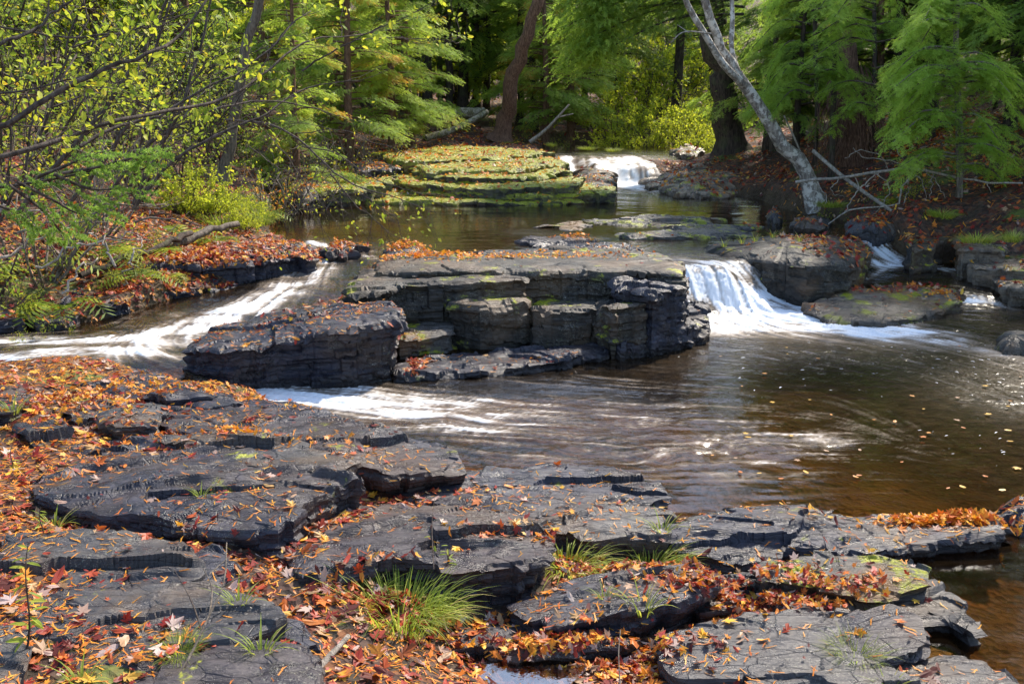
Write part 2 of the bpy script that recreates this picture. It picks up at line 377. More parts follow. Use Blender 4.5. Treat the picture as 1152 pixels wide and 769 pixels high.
def ground_mat():
    t = NT('forest_floor'); p = t.pos()
    n1 = t.noise(p, 2.2, 5, .65); n2 = t.noise(p, 14, 5, .7); n3 = t.noise(p, 60, 4, .7)
    vc = t.n('ShaderNodeTexVoronoi', _feature='F1', Scale=22., Vector=p); vcol = t.n('ShaderNodeSeparateColor', Color=vc.outputs[1])
    leafc = t.ramp(vcol.outputs[0], [(0, (.05,.025,.018)), (.2, (.12,.04,.022)), (.4, (.04,.03,.02)), (.55, (.17,.07,.03)), (.7, (.07,.04,.03)), (.85, (.12,.07,.045))], 'CONSTANT')
    soil = t.mix(n2, C4(.03, .02, .013), C4(.09, .06, .04))
    col = t.mix(t.step(n1, .35, .5), soil, leafc)
    col = t.mix(t.math('MULTIPLY', t.step(t.noise(p, .9, 5, .6), .56, .64), t.step(n2, .35, .5)), col, t.mix(n3, C4(.05, .07, .015), C4(.17, .20, .035)))
    bedc = t.mix(t.step(n1, .4, .62), C4(.05, .032, .018), t.mix(n2, C4(.07, .050, .028), C4(.13, .088, .048)))
    col = t.mix(t.attr('bed'), col, bedc)
    h = t.math('ADD', t.math('MULTIPLY', n2, .6), t.math('ADD', t.math('MULTIPLY', n3, .3), vc.outputs[0]))
    return t.out(t.bsdf(col, .8, t.bump(h, .8, .04), Specular_IOR_Level=.3))
xs = axis(-7, 8, .06, -45, 45); ys = axis(2, 24, .07, -12, 95)
X, Y, Z, Q = grid_mesh(xs, ys, zground)
ins = (X > gx0) & (X < gx0+nx*gs) & (Y > gy0) & (Y < gy0+ny*gs)
bed = np.where(ins, sstep(.15, .5, bil(wetb, gx0, gy0, gs, X, Y)), 0)
me = mesh('forest_ground', np.stack([X, Y, Z], -1).reshape(-1, 3), Q, ground_mat(), True, {'bed': bed.ravel()})
link('forest_ground', me, kind='structure')
# ------------------------------------------------------------------ water
def seg_dist(X, Y, pts):
    best = np.full(X.shape, 1e9); U = np.zeros(X.shape); DX = np.zeros(X.shape); DY = np.zeros(X.shape)
    L = 0; seg = [np.hypot(*(b-a)[:2]) for a, b in zip(pts[:-1], pts[1:])]; tot = sum(seg)
    for (a, b), l in zip(zip(pts[:-1], pts[1:]), seg):
        d = (b-a)[:2]/max(l, 1e-6); t = np.clip((X-a[0])*d[0]+(Y-a[1])*d[1], 0, l)
        q = np.hypot(X-a[0]-d[0]*t, Y-a[1]-d[1]*t); m = q < best
        best = np.where(m, q, best); U = np.where(m, (L+t)/tot, U); DX = np.where(m, d[0], DX); DY = np.where(m, d[1], DY); L += l
    return best, U, DX, DY
def path(z, *pts): return smooth_path(np.array([G(a, b, z if len(r) == 0 else r[0]) for a, b, *r in pts]), 14)
# strokes: path, width start, width end, foam start, foam mid, foam end
ST = [
 (path(.4,(420,284),(385,290),(352,304),(320,322),(250,341),(180,362),(130,375),(60,378),(0,380),(-80,385)), .30,.30, .35,1.0,.75),
 (path(.45,(345,272),(375,279),(420,290)), .12,.10,.8,.8,.6),
 (path(.3,(240,348,.3),(160,372),(90,376),(0,377)), .09,.16, .9,1.,.5),
 (path(.25,(0,385,.25),(110,388),(170,394,.24),(215,406,.21),(250,424,.1),(285,440,0)), .14,.10,.25,.30,.30),
 (path(0,(288,443),(330,444),(390,454),(440,462),(500,470),(560,478),(640,478)), .34,.22,1.2,.85,.12),
 (path(0,(300,438),(380,440),(480,452),(580,468)), .30,.25,.7,.45,.12),
 (path(0,(470,480),(500,466),(540,480),(600,488)), .10,.08,.5,.6,.2),
 (path(0,(500,485),(600,476),(680,480)), .06,.05,.6,.5,.3),
 (path(0,(735,514),(750,508),(775,506)), .05,.03,.2,.5,.1),
 (path(0,(815,502),(850,497),(900,500),(940,498)), .06,.04,.2,.3,.08),
 (path(0,(845,521),(862,518),(880,521)), .03,.025,.6,.8,.3),
 (path(0,(800,352),(850,356),(900,360),(970,369),(1040,380),(1130,396)), .80,.42,1.4,1.3,.05),
 (path(0,(830,298,.42),(848,316,.27),(872,333,.09),(920,350,0)), .26,.45,1.1,1.2,1.),
 (path(.18,(985,300),(1020,300),(1060,303),(1085,310)), .16,.10,1.,.8,.3),
 (path(0,(880,336),(900,343),(960,360),(1060,380),(1152,410),(1200,450)), .22,.3,.8,.6,.12),
 (path(.45,(983,266),(986,272,.42),(1003,292,.22),(1030,298,.19),(1075,303,.17)), .19,.15,1.2,1.2,.6),
 (path(.45,(1040,268,.42),(1055,276,.36),(1065,290,.25)), .07,.05,.5,.6,.2),
 (path(.2,(1003,296),(975,315,.13),(935,326,.07),(890,334,0)), .08,.10,.6,.5,.7),
 (path(.12,(1075,335,.1),(1110,334,.07),(1140,345,.02)), .12,.10,.6,.9,.4),
 (path(.8,(695,178,.86),(700,188,.78),(712,208,.47),(740,214,.45),(800,218,.45)), .95,.5,1.2,1.3,.0),
 (path(.8,(640,176,.86),(642,190,.66),(650,205,.47)), .25,.2,.9,.9,.3),
 (path(.45,(740,283),(700,274),(650,268),(600,262)), .25,.2,.25,.25,.1),
 (path(.45,(700,296),(760,290),(800,296)), .2,.12,.3,.4,.6),
]
def fall_foam(X, Y):
    a = G(766,301,.43); b = G(842,301,.43)
    inx = sstep(a[0]-.08, a[0]+.05, X)*sstep(b[0]+.35, b[0]-.05, X)
    return inx*sstep(a[1]+.15, a[1]-.02, Y)*sstep(9.3, 9.9, Y)
def build_water(name, xs, ys, lic_steps, seed, label=None):
    X, Y = np.meshgrid(xs, ys); Z = zwater(X, Y)
    # spill shape of the main fall: a curved drop
    foam = np.zeros(X.shape); FX = np.full(X.shape, .10); FY = np.zeros(X.shape)
    # slow eddy of the lower pool
    c = G(930,440,0); rx, ry = X-c[0], (Y-c[1])*1.2; r = np.hypot(rx, ry)+.3; w = .10*np.exp(-(r/2.6)**2)
    FX += -(-ry)/r*w*1.0; FY += -(rx)/r*w*.8
    for pts, w0, w1, f0, f1, f2 in ST:
        d, U, dx, dy = seg_dist(X, Y, pts)
        w = w0+(w1-w0)*U; f = np.where(U < .5, f0+(f1-f0)*U*2, f1+(f2-f1)*(U-.5)*2)
        k = np.exp(-(d/w)**2); foam = np.maximum(foam, f*k*sstep(0, .03, U+(f0 > .5)*.02))
        k2 = np.exp(-(d/(w*3.5))**2)*1.6; FX += dx*k2; FY += dy*k2
    ff = fall_foam(X, Y); FX = FX*(1-ff*.9)+ff*.22; FY = FY*(1-ff*.9)-ff*1.5
    foam = np.maximum(foam, ff*1.0)
    gyZ, gxZ = np.gradient(Z, ys[1]-ys[0], xs[1]-xs[0])
    sl = np.hypot(gxZ, gyZ)
    foam = np.maximum(foam, sstep(.35, .9, sl)*.7*(Y < 14)); foam = foam*(.5+.85*np.clip(fbm(X*2.1, Y*4.5, 6, 4)+.5, 0, 1))
    n = np.hypot(FX, FY)+1e-6; ux, uy = FX/n, FY/n
    rs = np.random.RandomState(seed); s = xs[1]-xs[0]; s2 = ys[1]-ys[0]
    N = .35*rs.rand(*X.shape)+blur(rs.rand(*X.shape), 1)+.35*blur(rs.rand(*X.shape), 3)
    N = (N-N.mean())/N.std()
    acc = N.copy()
    for sgn in (1, -1):
        px, py = X.copy(), Y.copy()
        for k in range(lic_steps):
            fx = np.clip((px-xs[0])/s, 0, len(xs)-2).astype(int); fy = np.clip((py-ys[0])/s2, 0, len(ys)-2).astype(int)
            px = px+sgn*ux[fy, fx]*s*1.3; py = py+sgn*uy[fy, fx]*s*1.3
            acc += N[np.clip((py-ys[0])/s2, 0, len(ys)-1).astype(int), np.clip((px-xs[0])/s, 0, len(xs)-1).astype(int)]
    acc = (acc-acc.mean())/acc.std(); streak = np.clip(.5+acc*.22, 0, 1)
    turb = np.clip(n/1.5, 0, 1); cs = G(620,470,0); silkm = np.clip(np.exp(-((X-cs[0])/1.7)**2-((Y-cs[1])/1.1)**2)*1.1+np.exp(-((X-G(850,500,0)[0])/.9)**2-((Y-G(850,500,0)[1])/.5)**2)+(Y < 9.5)*(X < -1.2)*.5+.13, 0, 1)
    wave = fbm(X*1.3, Y*2.6, 8)*.012+(streak-.5)*(.005+.022*np.clip(foam, 0, 1))+fbm(X*3, Y*7, 2)*.006
    rap = np.exp(-((Y-G(850,500,0)[1])/.5)**2)*np.exp(-((X-1.3)/1.3)**2)
    wave = wave+rap*fbm(X*2.2, Y*3.4, 4)*.03
    Z2 = Z+wave*(.35+turb)
    i = np.arange(len(ys)-1)[:, None]*len(xs)+np.arange(len(xs)-1)[None]
    Q = np.stack([i, i+1, i+len(xs)+1, i+len(xs)], -1)
    keep = bil(blur(np.maximum(wet, 0), 3), gx0, gy0, gs, X, Y)[:-1, :-1] > .02
    dep = Z2-zground(X, Y)
    Q = Q[keep & (dep[:-1, :-1] > -.25)].reshape(-1, 4)
    use = np.unique(Q); re = -np.ones(X.size, int); re[use] = np.arange(len(use))
    V = np.stack([X, Y, Z2], -1).reshape(-1, 3)[use]
    return mesh(name, V, re[Q], M_water, True, {'foam': np.clip(foam, 0, 1.2).ravel()[use], 'streak': streak.ravel()[use], 'dep': dep.ravel()[use], 'turb': turb.ravel()[use], 'silk': silkm.ravel()[use]})
def water_mat():
    t = NT('stream_water'); p = t.pos()
    foam, streak, dep, turb = t.attr('foam'), t.attr('streak'), t.attr('dep'), t.attr('turb')
    nf = t.noise(t.mapv(p, (1, 2.2, 1)), 7, 5, .6)
    h = t.math('ADD', t.math('MULTIPLY', nf, .5), t.math('MULTIPLY', t.noise(t.mapv(p, (1, 1.8, 1)), 22, 3, .5), .2))
    h = t.math('ADD', h, t.math('MULTIPLY', streak, t.math('MULTIPLY', turb, .5)))
    nrm = t.bump(h, t.math('MULTIPLY_ADD', turb, .35, .10), .022)
    gl = t.n('ShaderNodeBsdfGlossy', Color=C4(1, 1, 1), Roughness=t.math('MULTIPLY_ADD', turb, .14, .05), Normal=nrm)
    body_d = t.n('ShaderNodeBsdfDiffuse', Color=t.mix(t.step(nf, .35, .65), C4(.016, .011, .006), C4(.045, .029, .015)))
    tr = t.n('ShaderNodeBsdfTransparent', Color=C4(.82, .58, .30))
    body = t.n('ShaderNodeMixShader', Fac=t.step(dep, .05, .55, .06, .78), i1=tr, i2=body_d)
    fr = t.n('ShaderNodeFresnel', IOR=1.33, Normal=nrm)
    w = t.n('ShaderNodeMixShader', Fac=fr, i1=body, i2=gl)
    # milky water: air drawn out along the flow
    f = t.math('MULTIPLY', foam, t.step(streak, .05, .95, .52, 1.15))
    silk = t.math('MULTIPLY', t.math('MULTIPLY', t.math('MULTIPLY', t.step(streak, .2, 1.), t.step(t.noise(t.mapv(p, (1,2.4,1)), 2.6, 5, .6), .3, .7)), t.attr('silk')), .72)
    f = t.math('ADD', f, silk, clamp=True)
    fc = t.mix(t.step(f, .30, .95), C4(.31, .245, .185), C4(.80, .83, .86))
    fo = t.bsdf(fc, .6, t.bump(streak, .6, .04), Specular_IOR_Level=.3)
    return t.out(t.n('ShaderNodeMixShader', Fac=t.step(f, .03, .8), i1=w, i2=fo).outputs[0])
M_water = water_mat()
me = build_water('stream_water', np.arange(-6.8, 7.6, .02), np.arange(3.4, 13.4, .02), 26, 3)
link('stream_water', me, kind='structure')
me = build_water('stream_water', np.arange(-8, 8.5, .05), np.arange(13.35, 32, .05), 14, 4)
link('stream_water', me, kind='structure')

tick('b')
# ------------------------------------------------------------------ rocks
def resample(pts, res):
    pts = np.asarray(pts); n = len(pts); out = []
    for i in range(n):
        a, b = pts[i], pts[(i+1) % n]; k = max(1, int(round(np.linalg.norm(b-a)/res)))
        for t in range(k): out.append(a+(b-a)*t/k)
    return np.array(out)
def rock(name, label, pts, z, zbot, res=.02, T=.03, rough=.03, tilt=(0, 0), side=.035, jag=.05, seed=0, mat=None, under=.05, edge=.04, cat='rock', group=None, dome=0., dip=(.02, -.02), plate=.034, strike=.22, grow=0.):
    rs = np.random.RandomState(seed+11)
    o2 = np.array([G(a, b, z)[:2] for a, b in pts]) if len(pts[0]) == 2 and abs(pts[0][0]) > 25 or max(abs(q[1]) for q in pts) > 60 else np.array([q[:2] for q in pts], float)
    ar = sum(o2[i][0]*o2[(i+1) % len(o2)][1]-o2[(i+1) % len(o2)][0]*o2[i][1] for i in range(len(o2)))/2
    if ar < 0: o2 = o2[::-1]
    cen = o2.mean(0)
    R = resample(o2, res); 
    nr = np.roll(R, -1, 0)-np.roll(R, 1, 0)
    for _ in range(3): nr = nr+np.roll(nr, 1, 0)+np.roll(nr, -1, 0)
    nr = norm(np.stack([nr[:, 1], -nr[:, 0]], 1)); sd = seed*3.7
    jq = cell3(R[:, 0]*3.4+sd, R[:, 1]*5+sd, 0*R[:, 0]+seed)*.6+cell3(R[:, 0]*9+sd, R[:, 1]*13, 0*R[:, 0]+seed)*.10+fbm(R[:, 0]*4, R[:, 1]*4, sd, 2)*.2
    R = R+nr*(jq*jag)[:, None]+nr*grow
    q = R-R.mean(0); ev, evec = np.linalg.eigh(q.T@q); ax = evec[:, 1]; ay = evec[:, 0]
    u = q@ax; v = q@ay; Lh = (u.max()-u.min())/2; Wh = (v.max()-v.min())/2; m0 = R.mean(0)+ax*((u.max()+u.min())/2)+ay*((v.max()+v.min())/2)
    sp = max(0, Lh-Wh*.8); uu = np.clip((R-m0)@ax*sp/max(Lh, 1e-6), -sp, sp); cc = m0+ax*uu[:, None]
    nR = max(4, int(Wh/res)); s = np.linspace(1, 0, nR+1)
    P2_ = cc[None]+(R-cc)[None]*s[:, None, None]
    dd = np.linalg.norm(R-cc, axis=1)[None]*(1-s)[:, None]
    x, y = P2_[..., 0], P2_[..., 1]
    ca, sa = math.cos(strike), math.sin(strike); xr = x*ca+y*sa; yr = -x*sa+y*ca
    big = fbm(x*1.1+sd, y*1.8, sd, 3)
    hs = z+tilt[0]*(x-cen[0])+tilt[1]*(y-cen[1])+rough*.55*big
    wx = xr+.10*noise3(x*4, y*4, sd); wy = yr+.05*noise3(x*6, y*6, sd+3)
    v0, ox, oy = cell3(wx*.9+sd, wy*1.7, 0*x+seed, True)
    hs = hs+plate*(v0*.40+.35*hash1(np.round(v0*120)+3)*ox+.3*hash1(np.round(v0*120)+8)*oy)
    jt = cell3(wx*1.6+.5*wy, wy*1.2-.3*wx, 0*x+seed+5)
    def saw(f, k, s_, rw=.13):
        q_ = yr*f+k*fbm(xr*f*.28+s_, yr*f*.5, sd+s_, 4)+.55*jt*k; r_ = q_-np.floor(q_)
        return (1-r_)*np.clip(r_/rw, 0, 1)*(.35+.65*np.abs(hash1(np.floor(q_)+s_)))
    pm = .25+.75*sstep(-.3, .3, fbm(x*1.5+sd, y*2., sd+30, 2)); pm2 = .2+.8*sstep(-.2, .3, fbm(x*2.5+sd, y*3., sd+40, 2))
    hs = hs+plate*(.62*pm*saw(2.6, 1.5, 2)+.30*pm2*saw(7.5, 1.7, 5, .45)+.05*saw(20, 1.8, 9, .6)*pm)-plate*.35
    hs = hs-edge*np.exp(-dd/.035)*(.6+.8*fbm(x*5, y*5, sd+5, 3))-(edge+.012)*1.2*np.clip(cell3(x*4+sd, y*6, 0*x+seed+40), 0, 1)*np.exp(-dd/.10)
    if dome: hs = hs-dome*np.clip(1-dd/max(Wh, .01), 0, 1)**2.5
    Dp = x*dip[0]+y*dip[1]; Ts = T*.35; qq = (hs+.25*Ts*fbm(x*6, y*22, sd+9, 3)*2-Dp)/Ts; f = np.floor(qq); r = qq-f
    H = hs+.0012*noise3(x*30, y*70, sd)
    K = max(4, int((z-zbot)/res)); t = (np.arange(1, K+1)/K)[:, None]
    He = H[0][None]; zs = He+(zbot-He)*t
    xo, yo = R[:, 0][None]+0*zs, R[:, 1][None]+0*zs
    zq = zs-xo*dip[0]-yo*dip[1]+.02*fbm(xo*2, yo*2, sd, 3)
    L = np.floor(zq/(T*.55)+.7*noise3(xo*1.3, yo*1.3, sd)); L2 = np.floor(zq/(T*.17))
    sk = .35*fbm(xo*1.5, yo*1.5, sd, 2)
    def lay(h_, f_, s_):
        q_ = zq/h_+sk+.25*noise3(xo*2, yo*2, s_); l_ = np.floor(q_); sh_ = hash1(l_*13+s_+seed*5)
        return cell3((xo+yo*.6)*f_+sh_*3.1+sd, yo*f_*.4+0*zq, l_*1.37+s_)*.6+.55*hash1(l_*7+s_+seed)
    off = side*(.60*lay(max(T*1.2, 7*res), 1.4, 3)+.40*lay(max(T*.5, 3.5*res), 2.4, 11)+.18*lay(max(T*.2, 2.3*res), 4, 23)+.20*fbm(xo*5, yo*5, zq*16, 3))-under*np.clip(t*1.3, 0, 1)**1.3
    off = off*np.clip(t*K/2., 0, 1)
    S2 = R[None]+nr[None]*off[..., None]
    V = np.concatenate([np.stack([x, y, H], -1)[::-1], np.concatenate([S2, zs[..., None]], -1)], 0)
    a, b = V.shape[:2]; i = np.arange(a-1)[:, None]*b+np.arange(b)[None]; i2 = np.arange(a-1)[:, None]*b+(np.arange(b)[None]+1) % b
    Q = np.stack([i, i+b, i2+b, i2], -1).reshape(-1, 4)
    org = np.array([cen[0], cen[1], zbot])
    if mat is None: mat = [M_slate, M_slate_c, M_slate_b, M_slate][seed % 4]
    me = mesh(name, V.reshape(-1, 3)-org, Q, mat, False)
    o = link(name, me, None, label, cat, group); o.location = org
    return o
gl = 'slate ledges on the near bank'
fr = lambda label, pts, z, zb, **k: rock(k.pop('name', 'slate_ledge'), label, pts, z, zb, **{**dict(res=.0125, T=.022, rough=.04, edge=.010, plate=.068, grow=.03, side=.045, seed=len(bpy.data.objects), cat='rock ledge', group=gl), **k})
# near bank, left
fr('broad dark tilted slate ledge at the left with a pale yellow leaf on it', [(42,515),(70,482),(150,466),(230,482),(330,520),(400,545),(340,572),(310,596),(215,588),(120,578),(52,560)], .385, .12, T=.04, tilt=(.03,-.06), rough=.05, side=.05, plate=.085)
fr('long stepped slate ledge between the leaf drift and the broad tilted ledge', [(130,462),(230,450),(330,458),(420,482),(505,502),(512,516),(430,527),(330,498),(200,482)], .30, .0, T=.045, rough=.06)
fr('narrow slate step with a dark riser above a pocket of orange leaves', [(185,484),(255,480),(330,492),(400,520),(375,532),(300,520),(235,502)], .40, .15, T=.05, tilt=(.05,-.05), rough=.04)
fr('thin slate slab along the edge of the white foam', [(255,438),(330,452),(420,478),(500,500),(470,506),(380,490),(300,470),(240,452)], .20, -.2, T=.03)
fr('pale flat slate slab sprinkled with needles beside the brown pool', [(485,528),(560,521),(690,522),(742,545),(746,556),(690,572),(600,588),(500,572),(440,545)], .15, -.35, T=.02, rough=.02)
fr('cracked dark slate ledge carrying a long yellow leaf', [(310,592),(350,560),(430,550),(540,570),(612,592),(605,622),(520,638),(430,634),(345,652),(330,632),(305,612)], .30, .05, T=.035, tilt=(0.02,-.05), rough=.04, side=.05, plate=.08)
fr('small stepped slate ledge behind the two grass tufts', [(600,575),(700,566),(747,572),(742,598),(650,603),(600,595)], .15, -.1, T=.03)
fr('thin slate layer ending in a dark notch beside the pool', [(560,545),(640,552),(742,540),(752,550),(700,562),(600,570)], .165, -.1, T=.02, rough=.02)
fr('long slate ledge at the pool edge topped by a heap of orange leaves', [(745,590),(830,573),(1000,572),(1060,580),(1122,578),(1128,600),(1020,606),(960,618),(900,610),(820,622),(760,612)], .10, -.4, T=.03, side=.05)
fr('low slate ledge with green moss behind the orange leaf drift', [(850,642),(900,624),(990,628),(1040,640),(1040,655),(990,665),(940,660),(880,655)], .11, -.2, mat=M_ledge)
fr('broken slate at the edge of the clear shallows', [(1000,650),(1060,652),(1092,672),(1088,698),(1030,702),(985,680)], .08, -.3, T=.035, side=.06, jag=.09)
fr('tilted slate slab in front of the grass tufts', [(580,678),(650,655),(780,637),(795,652),(720,688),(620,700)], .16, -.05, tilt=(.03,-.03), T=.035)
fr('layered slate strip left of the clear leaf puddle', [(472,712),(520,694),(600,684),(680,690),(700,704),(620,716),(540,712),(488,726)], .13, -.05, T=.025)
fr('small squared slate stub right of the tilted slab', [(780,657),(815,655),(825,668),(790,676)], .10, -.1)
fr('smooth pale slate slab below the orange leaf drift', [(742,715),(800,697),(860,686),(950,690),(1000,706),(990,735),(900,752),(770,752)], .12, -.2, mat=M_slate_b, T=.018, rough=.03)
fr('angular slate block beside the bright grass clump', [(958,696),(1000,687),(1022,700),(1030,722),(985,728),(960,715)], .14, -.2, tilt=(.1,.1), T=.05)
fr('wide slate ledge at the lower right corner', [(850,768),(990,742),(1060,728),(1110,735),(1145,765),(1150,830),(850,840)], .12, -.3, mat=M_slate_b)
fr('slate slab along the bottom edge below the smooth slab', [(640,790),(700,762),(850,756),(900,770),(900,830),(640,840)], .08, -.2, mat=M_slate_b)
fr('flat slate slab at the left edge under the tall weed', [(5,604),(60,596),(120,600),(196,612),(215,634),(190,646),(110,652),(10,650)], .40, .1)
fr('lichen spotted slate ledge above the pale stone leaf', [(20,682),(60,664),(150,652),(235,650),(290,664),(310,690),(262,705),(150,712),(40,708)], .40, .1, mat=M_slate_b, tilt=(0,-.05))
fr('small mossy slate ledge among leaves left of the bare twig', [(205,625),(235,612),(250,628),(235,645),(212,642)], .37, .1)
fr('jagged slate ledge at the bottom left', [(50,775),(70,728),(140,716),(240,716),(330,728),(352,748),(345,840),(50,850)], .38, .1, tilt=(0,-.04))
fr('grey slate corner at the left edge near the bottom', [(-60,700),(15,690),(22,725),(10,780),(-60,780)], .42, .1)
fr('flat slate slab beside the pale stick', [(268,716),(300,700),(340,708),(352,720),(345,735),(290,728)], .30, .1)
fr('slate step under the left grass tuft', [(315,655),(400,640),(520,640),(520,660),(430,668),(340,680)], .20, .0)
fr('dark stone at the far left of the leaf covered bank', [(-40,440),(20,432),(30,448),(10,462),(-40,470)], .42, .2, name='bank_stone')
fr('dark stone in the orange leaves near the left pool', [(120,462),(150,448),(178,455),(170,470),(130,475)], .40, .2, name='bank_stone')
fr('small black stone above the broad tilted ledge', [(172,436),(205,430),(232,440),(190,446)], .33, .2, name='bank_stone')
for _l,_p,_z in [('low slate plate among red leaves below the broad ledge', [(225,655),(290,648),(330,665),(300,678),(240,668)], .28), ('dark slate sliver poking from the leaf drift near the left pool', [(60,455),(110,446),(128,455),(90,466)], .36),
    ('small slate plate in the orange leaf drift at the left', [(20,478),(60,470),(74,480),(40,492)], .38), ('thin slate plate in the leaves left of the clear puddle', [(400,730),(450,720),(476,736),(430,748)], .14), ('slate plate at the bottom between stick and puddle', [(360,770),(400,752),(460,760),(450,800),(370,800)], .19),
    ('narrow slate plate under the tilted slab at the edge of the leaf puddle', [(560,722),(640,712),(720,712),(700,724),(600,730)], .10), ('thin plate of slate behind the long ledge topped by leaves', [(770,578),(850,569),(930,570),(880,578)], .075), ('slate plate wedged between grass tufts and tilted slab', [(690,640),(760,632),(800,640),(770,650),(700,652)], .12),
    ('broken slate plate at the left of the mossy low ledge', [(800,640),(845,632),(862,644),(820,652)], .09), ('wet slate plate in the clear shallows', [(1000,728),(1040,720),(1062,728),(1030,738)], .02), ('slate plate among the orange leaf drift at the right', [(870,668),(920,662),(940,674),(890,682)], .07)]:
    fr(_l, _p, _z, _z-.25)
fr('water darkened slate tongue under the left foam', [(60,430),(160,415),(250,440),(300,470),(200,452),(100,440)], .27, -.1, T=.02)
# rock island in the middle
gi = 'rock masses of the middle island'
ir = lambda label, pts, z, zb, **k: rock(k.pop('name', 'island_rock'), label, pts, z, zb, **{**dict(res=.02, T=.10, rough=.05, side=.075, seed=len(bpy.data.objects)+50, mat=M_block, jag=.045, under=.02, plate=.07, edge=.03, grow=.03, cat='rock ledge', group=gi), **k})
ir('flat topped back ledge of the middle island edged with red leaves', [(430,285),(520,282),(640,277),(740,284),(768,297),(765,306),(740,304),(640,302),(520,303),(425,301)], .69, -.3, T=.13, plate=.04)
ir('large lichen covered block at the left of the middle island', [(388,320),(404,303),(440,297),(520,299),(586,304),(590,312),(520,315),(450,316),(402,325)], .64, -.3, under=.0, T=.16)
ir('rounded dark block at the right end of the island by the fall', [(690,304),(745,300),(767,307),(771,318),(735,326),(692,318)], .61, -.3, mat=M_slate, T=.08)
ir('square grey block low in the middle of the island', [(598,339),(620,333),(676,334),(682,342),(640,346),(602,346)], .42, -.3, T=.12, side=.03, jag=.03)
ir('wedge shaped block right of the square grey block', [(674,322),(740,316),(760,330),(745,341),(690,347),(676,340)], .45, -.3, T=.09, tilt=(0.03,-.08))
ir('wedge of grey rock with a pale top under the large lichen block', [(505,328),(580,318),(598,324),(590,337),(540,343),(508,338)], .47, -.3, T=.09)
ir('thin slate shelf just above the brown pool', [(440,402),(500,396),(600,388),(684,384),(686,390),(640,400),(560,410),(450,414)], .10, -.3, T=.03, mat=M_slate, res=.017)
ir('flat slate step at the lower right of the island', [(684,374),(720,366),(760,356),(790,352),(788,366),(750,376),(700,384)], .16, -.3, T=.03, mat=M_slate)
ir('stacked slate layers beside the foot of the main fall', [(748,342),(770,336),(792,340),(794,352),(775,362),(750,358)], .26, -.3, T=.045, mat=M_slate, side=.06, res=.017)
ir('long dark slate mass with a pale flat top beside the white chute', [(205,374),(240,354),(300,341),(380,336),(430,344),(448,353),(446,363),(400,368),(330,369),(250,378)], .485, -.4, T=.03, side=.10, mat=M_slate, tilt=(.12,0), rough=.05, under=.16, jag=.03)
ir('dark mossy hollow block beside the slate mass', [(440,352),(500,346),(512,354),(505,368),(450,374)], .28, -.3, T=.06, mat=M_ledge)
ir('slate knob at the top of the left chute', [(400,312),(425,296),(440,300),(430,322),(405,330)], .50, -.1, T=.04, mat=M_slate)
# thin ledges in the upper pool
gm = 'thin mossy ledges in the upper pool'
mr = lambda label, pts, z, zb, **k: rock(k.pop('name', 'mossy_ledge'), label, pts, z, zb, **{**dict(res=.03, T=.03, rough=.03, side=.05, seed=len(bpy.data.objects)+90, mat=M_ledge, jag=.16, cat='rock ledge', group=gm, plate=.06), **k})
mr('long thin mossy ledge across the upper pool', [(640,246),(700,242),(770,242),(815,246),(790,250),(700,251)], .50, .1)
mr('short thin ledge left of the long mossy one', [(600,252),(650,248),(672,252),(640,256)], .49, .1)
mr('thin leafy ledge just behind the island', [(585,268),(640,263),(690,268),(722,277),(650,279),(600,275)], .50, .1, mat=M_slate)
mr('mossy ledge in front of the long thin one', [(690,259),(760,255),(832,256),(840,262),(770,266),(710,265)], .50, .1)
mr('brown leafy strip between the two thin mossy ledges', [(740,252),(800,250),(860,252),(840,256),(760,256)], .49, .1)
mr('little leafy rock at the lip of the left chute', [(362,273),(385,268),(408,272),(396,280),(370,280)], .56, .2, mat=M_slate, group=None)
mr('leaf heaped rock between the chute and the island', [(425,278),(450,270),(490,276),(500,284),(440,288)], .55, .2, mat=M_slate, group=None)
mr('dark ledge carrying orange leaves left of the chute', [(135,296),(170,280),(260,272),(330,270),(350,277),(350,284),(300,290),(200,296)], .60, .1, T=.06, mat=M_slate, res=.022, rough=.05, group=None)
mr('low black ledge at the top edge of the white chute', [(110,318),(180,303),(250,297),(290,297),(280,302),(240,311),(160,325)], .43, .1, T=.05, mat=M_slate, res=.022, group=None)
for _l,_p,_z in [('black wet rock under the rotten log on the left shore', [(150,318),(190,312),(235,312),(225,322),(165,328)], .40), ('dark rock at the water line of the left bank', [(95,330),(130,322),(158,324),(145,338),(105,342)], .40),
    ('low dark stone on the left shore near the edge of the picture', [(30,346),(70,338),(95,342),(80,354),(40,356)], .38), ('dark stone half under leaves at the left edge of the shore', [(-30,350),(5,344),(28,348),(15,358),(-30,360)], .38), ('small dark stone above the low left shore stones', [(60,326),(90,318),(108,322),(92,332),(66,334)], .46),
    ('layered black rock beside the middle of the white chute', [(225,318),(270,306),(300,304),(290,314),(240,324)], .37)]:
    mr(_l, _p, _z, _z-.35, mat=M_slate, res=.02, T=.05, jag=.06, group='dark rocks along the left shore', name='shore_rock')
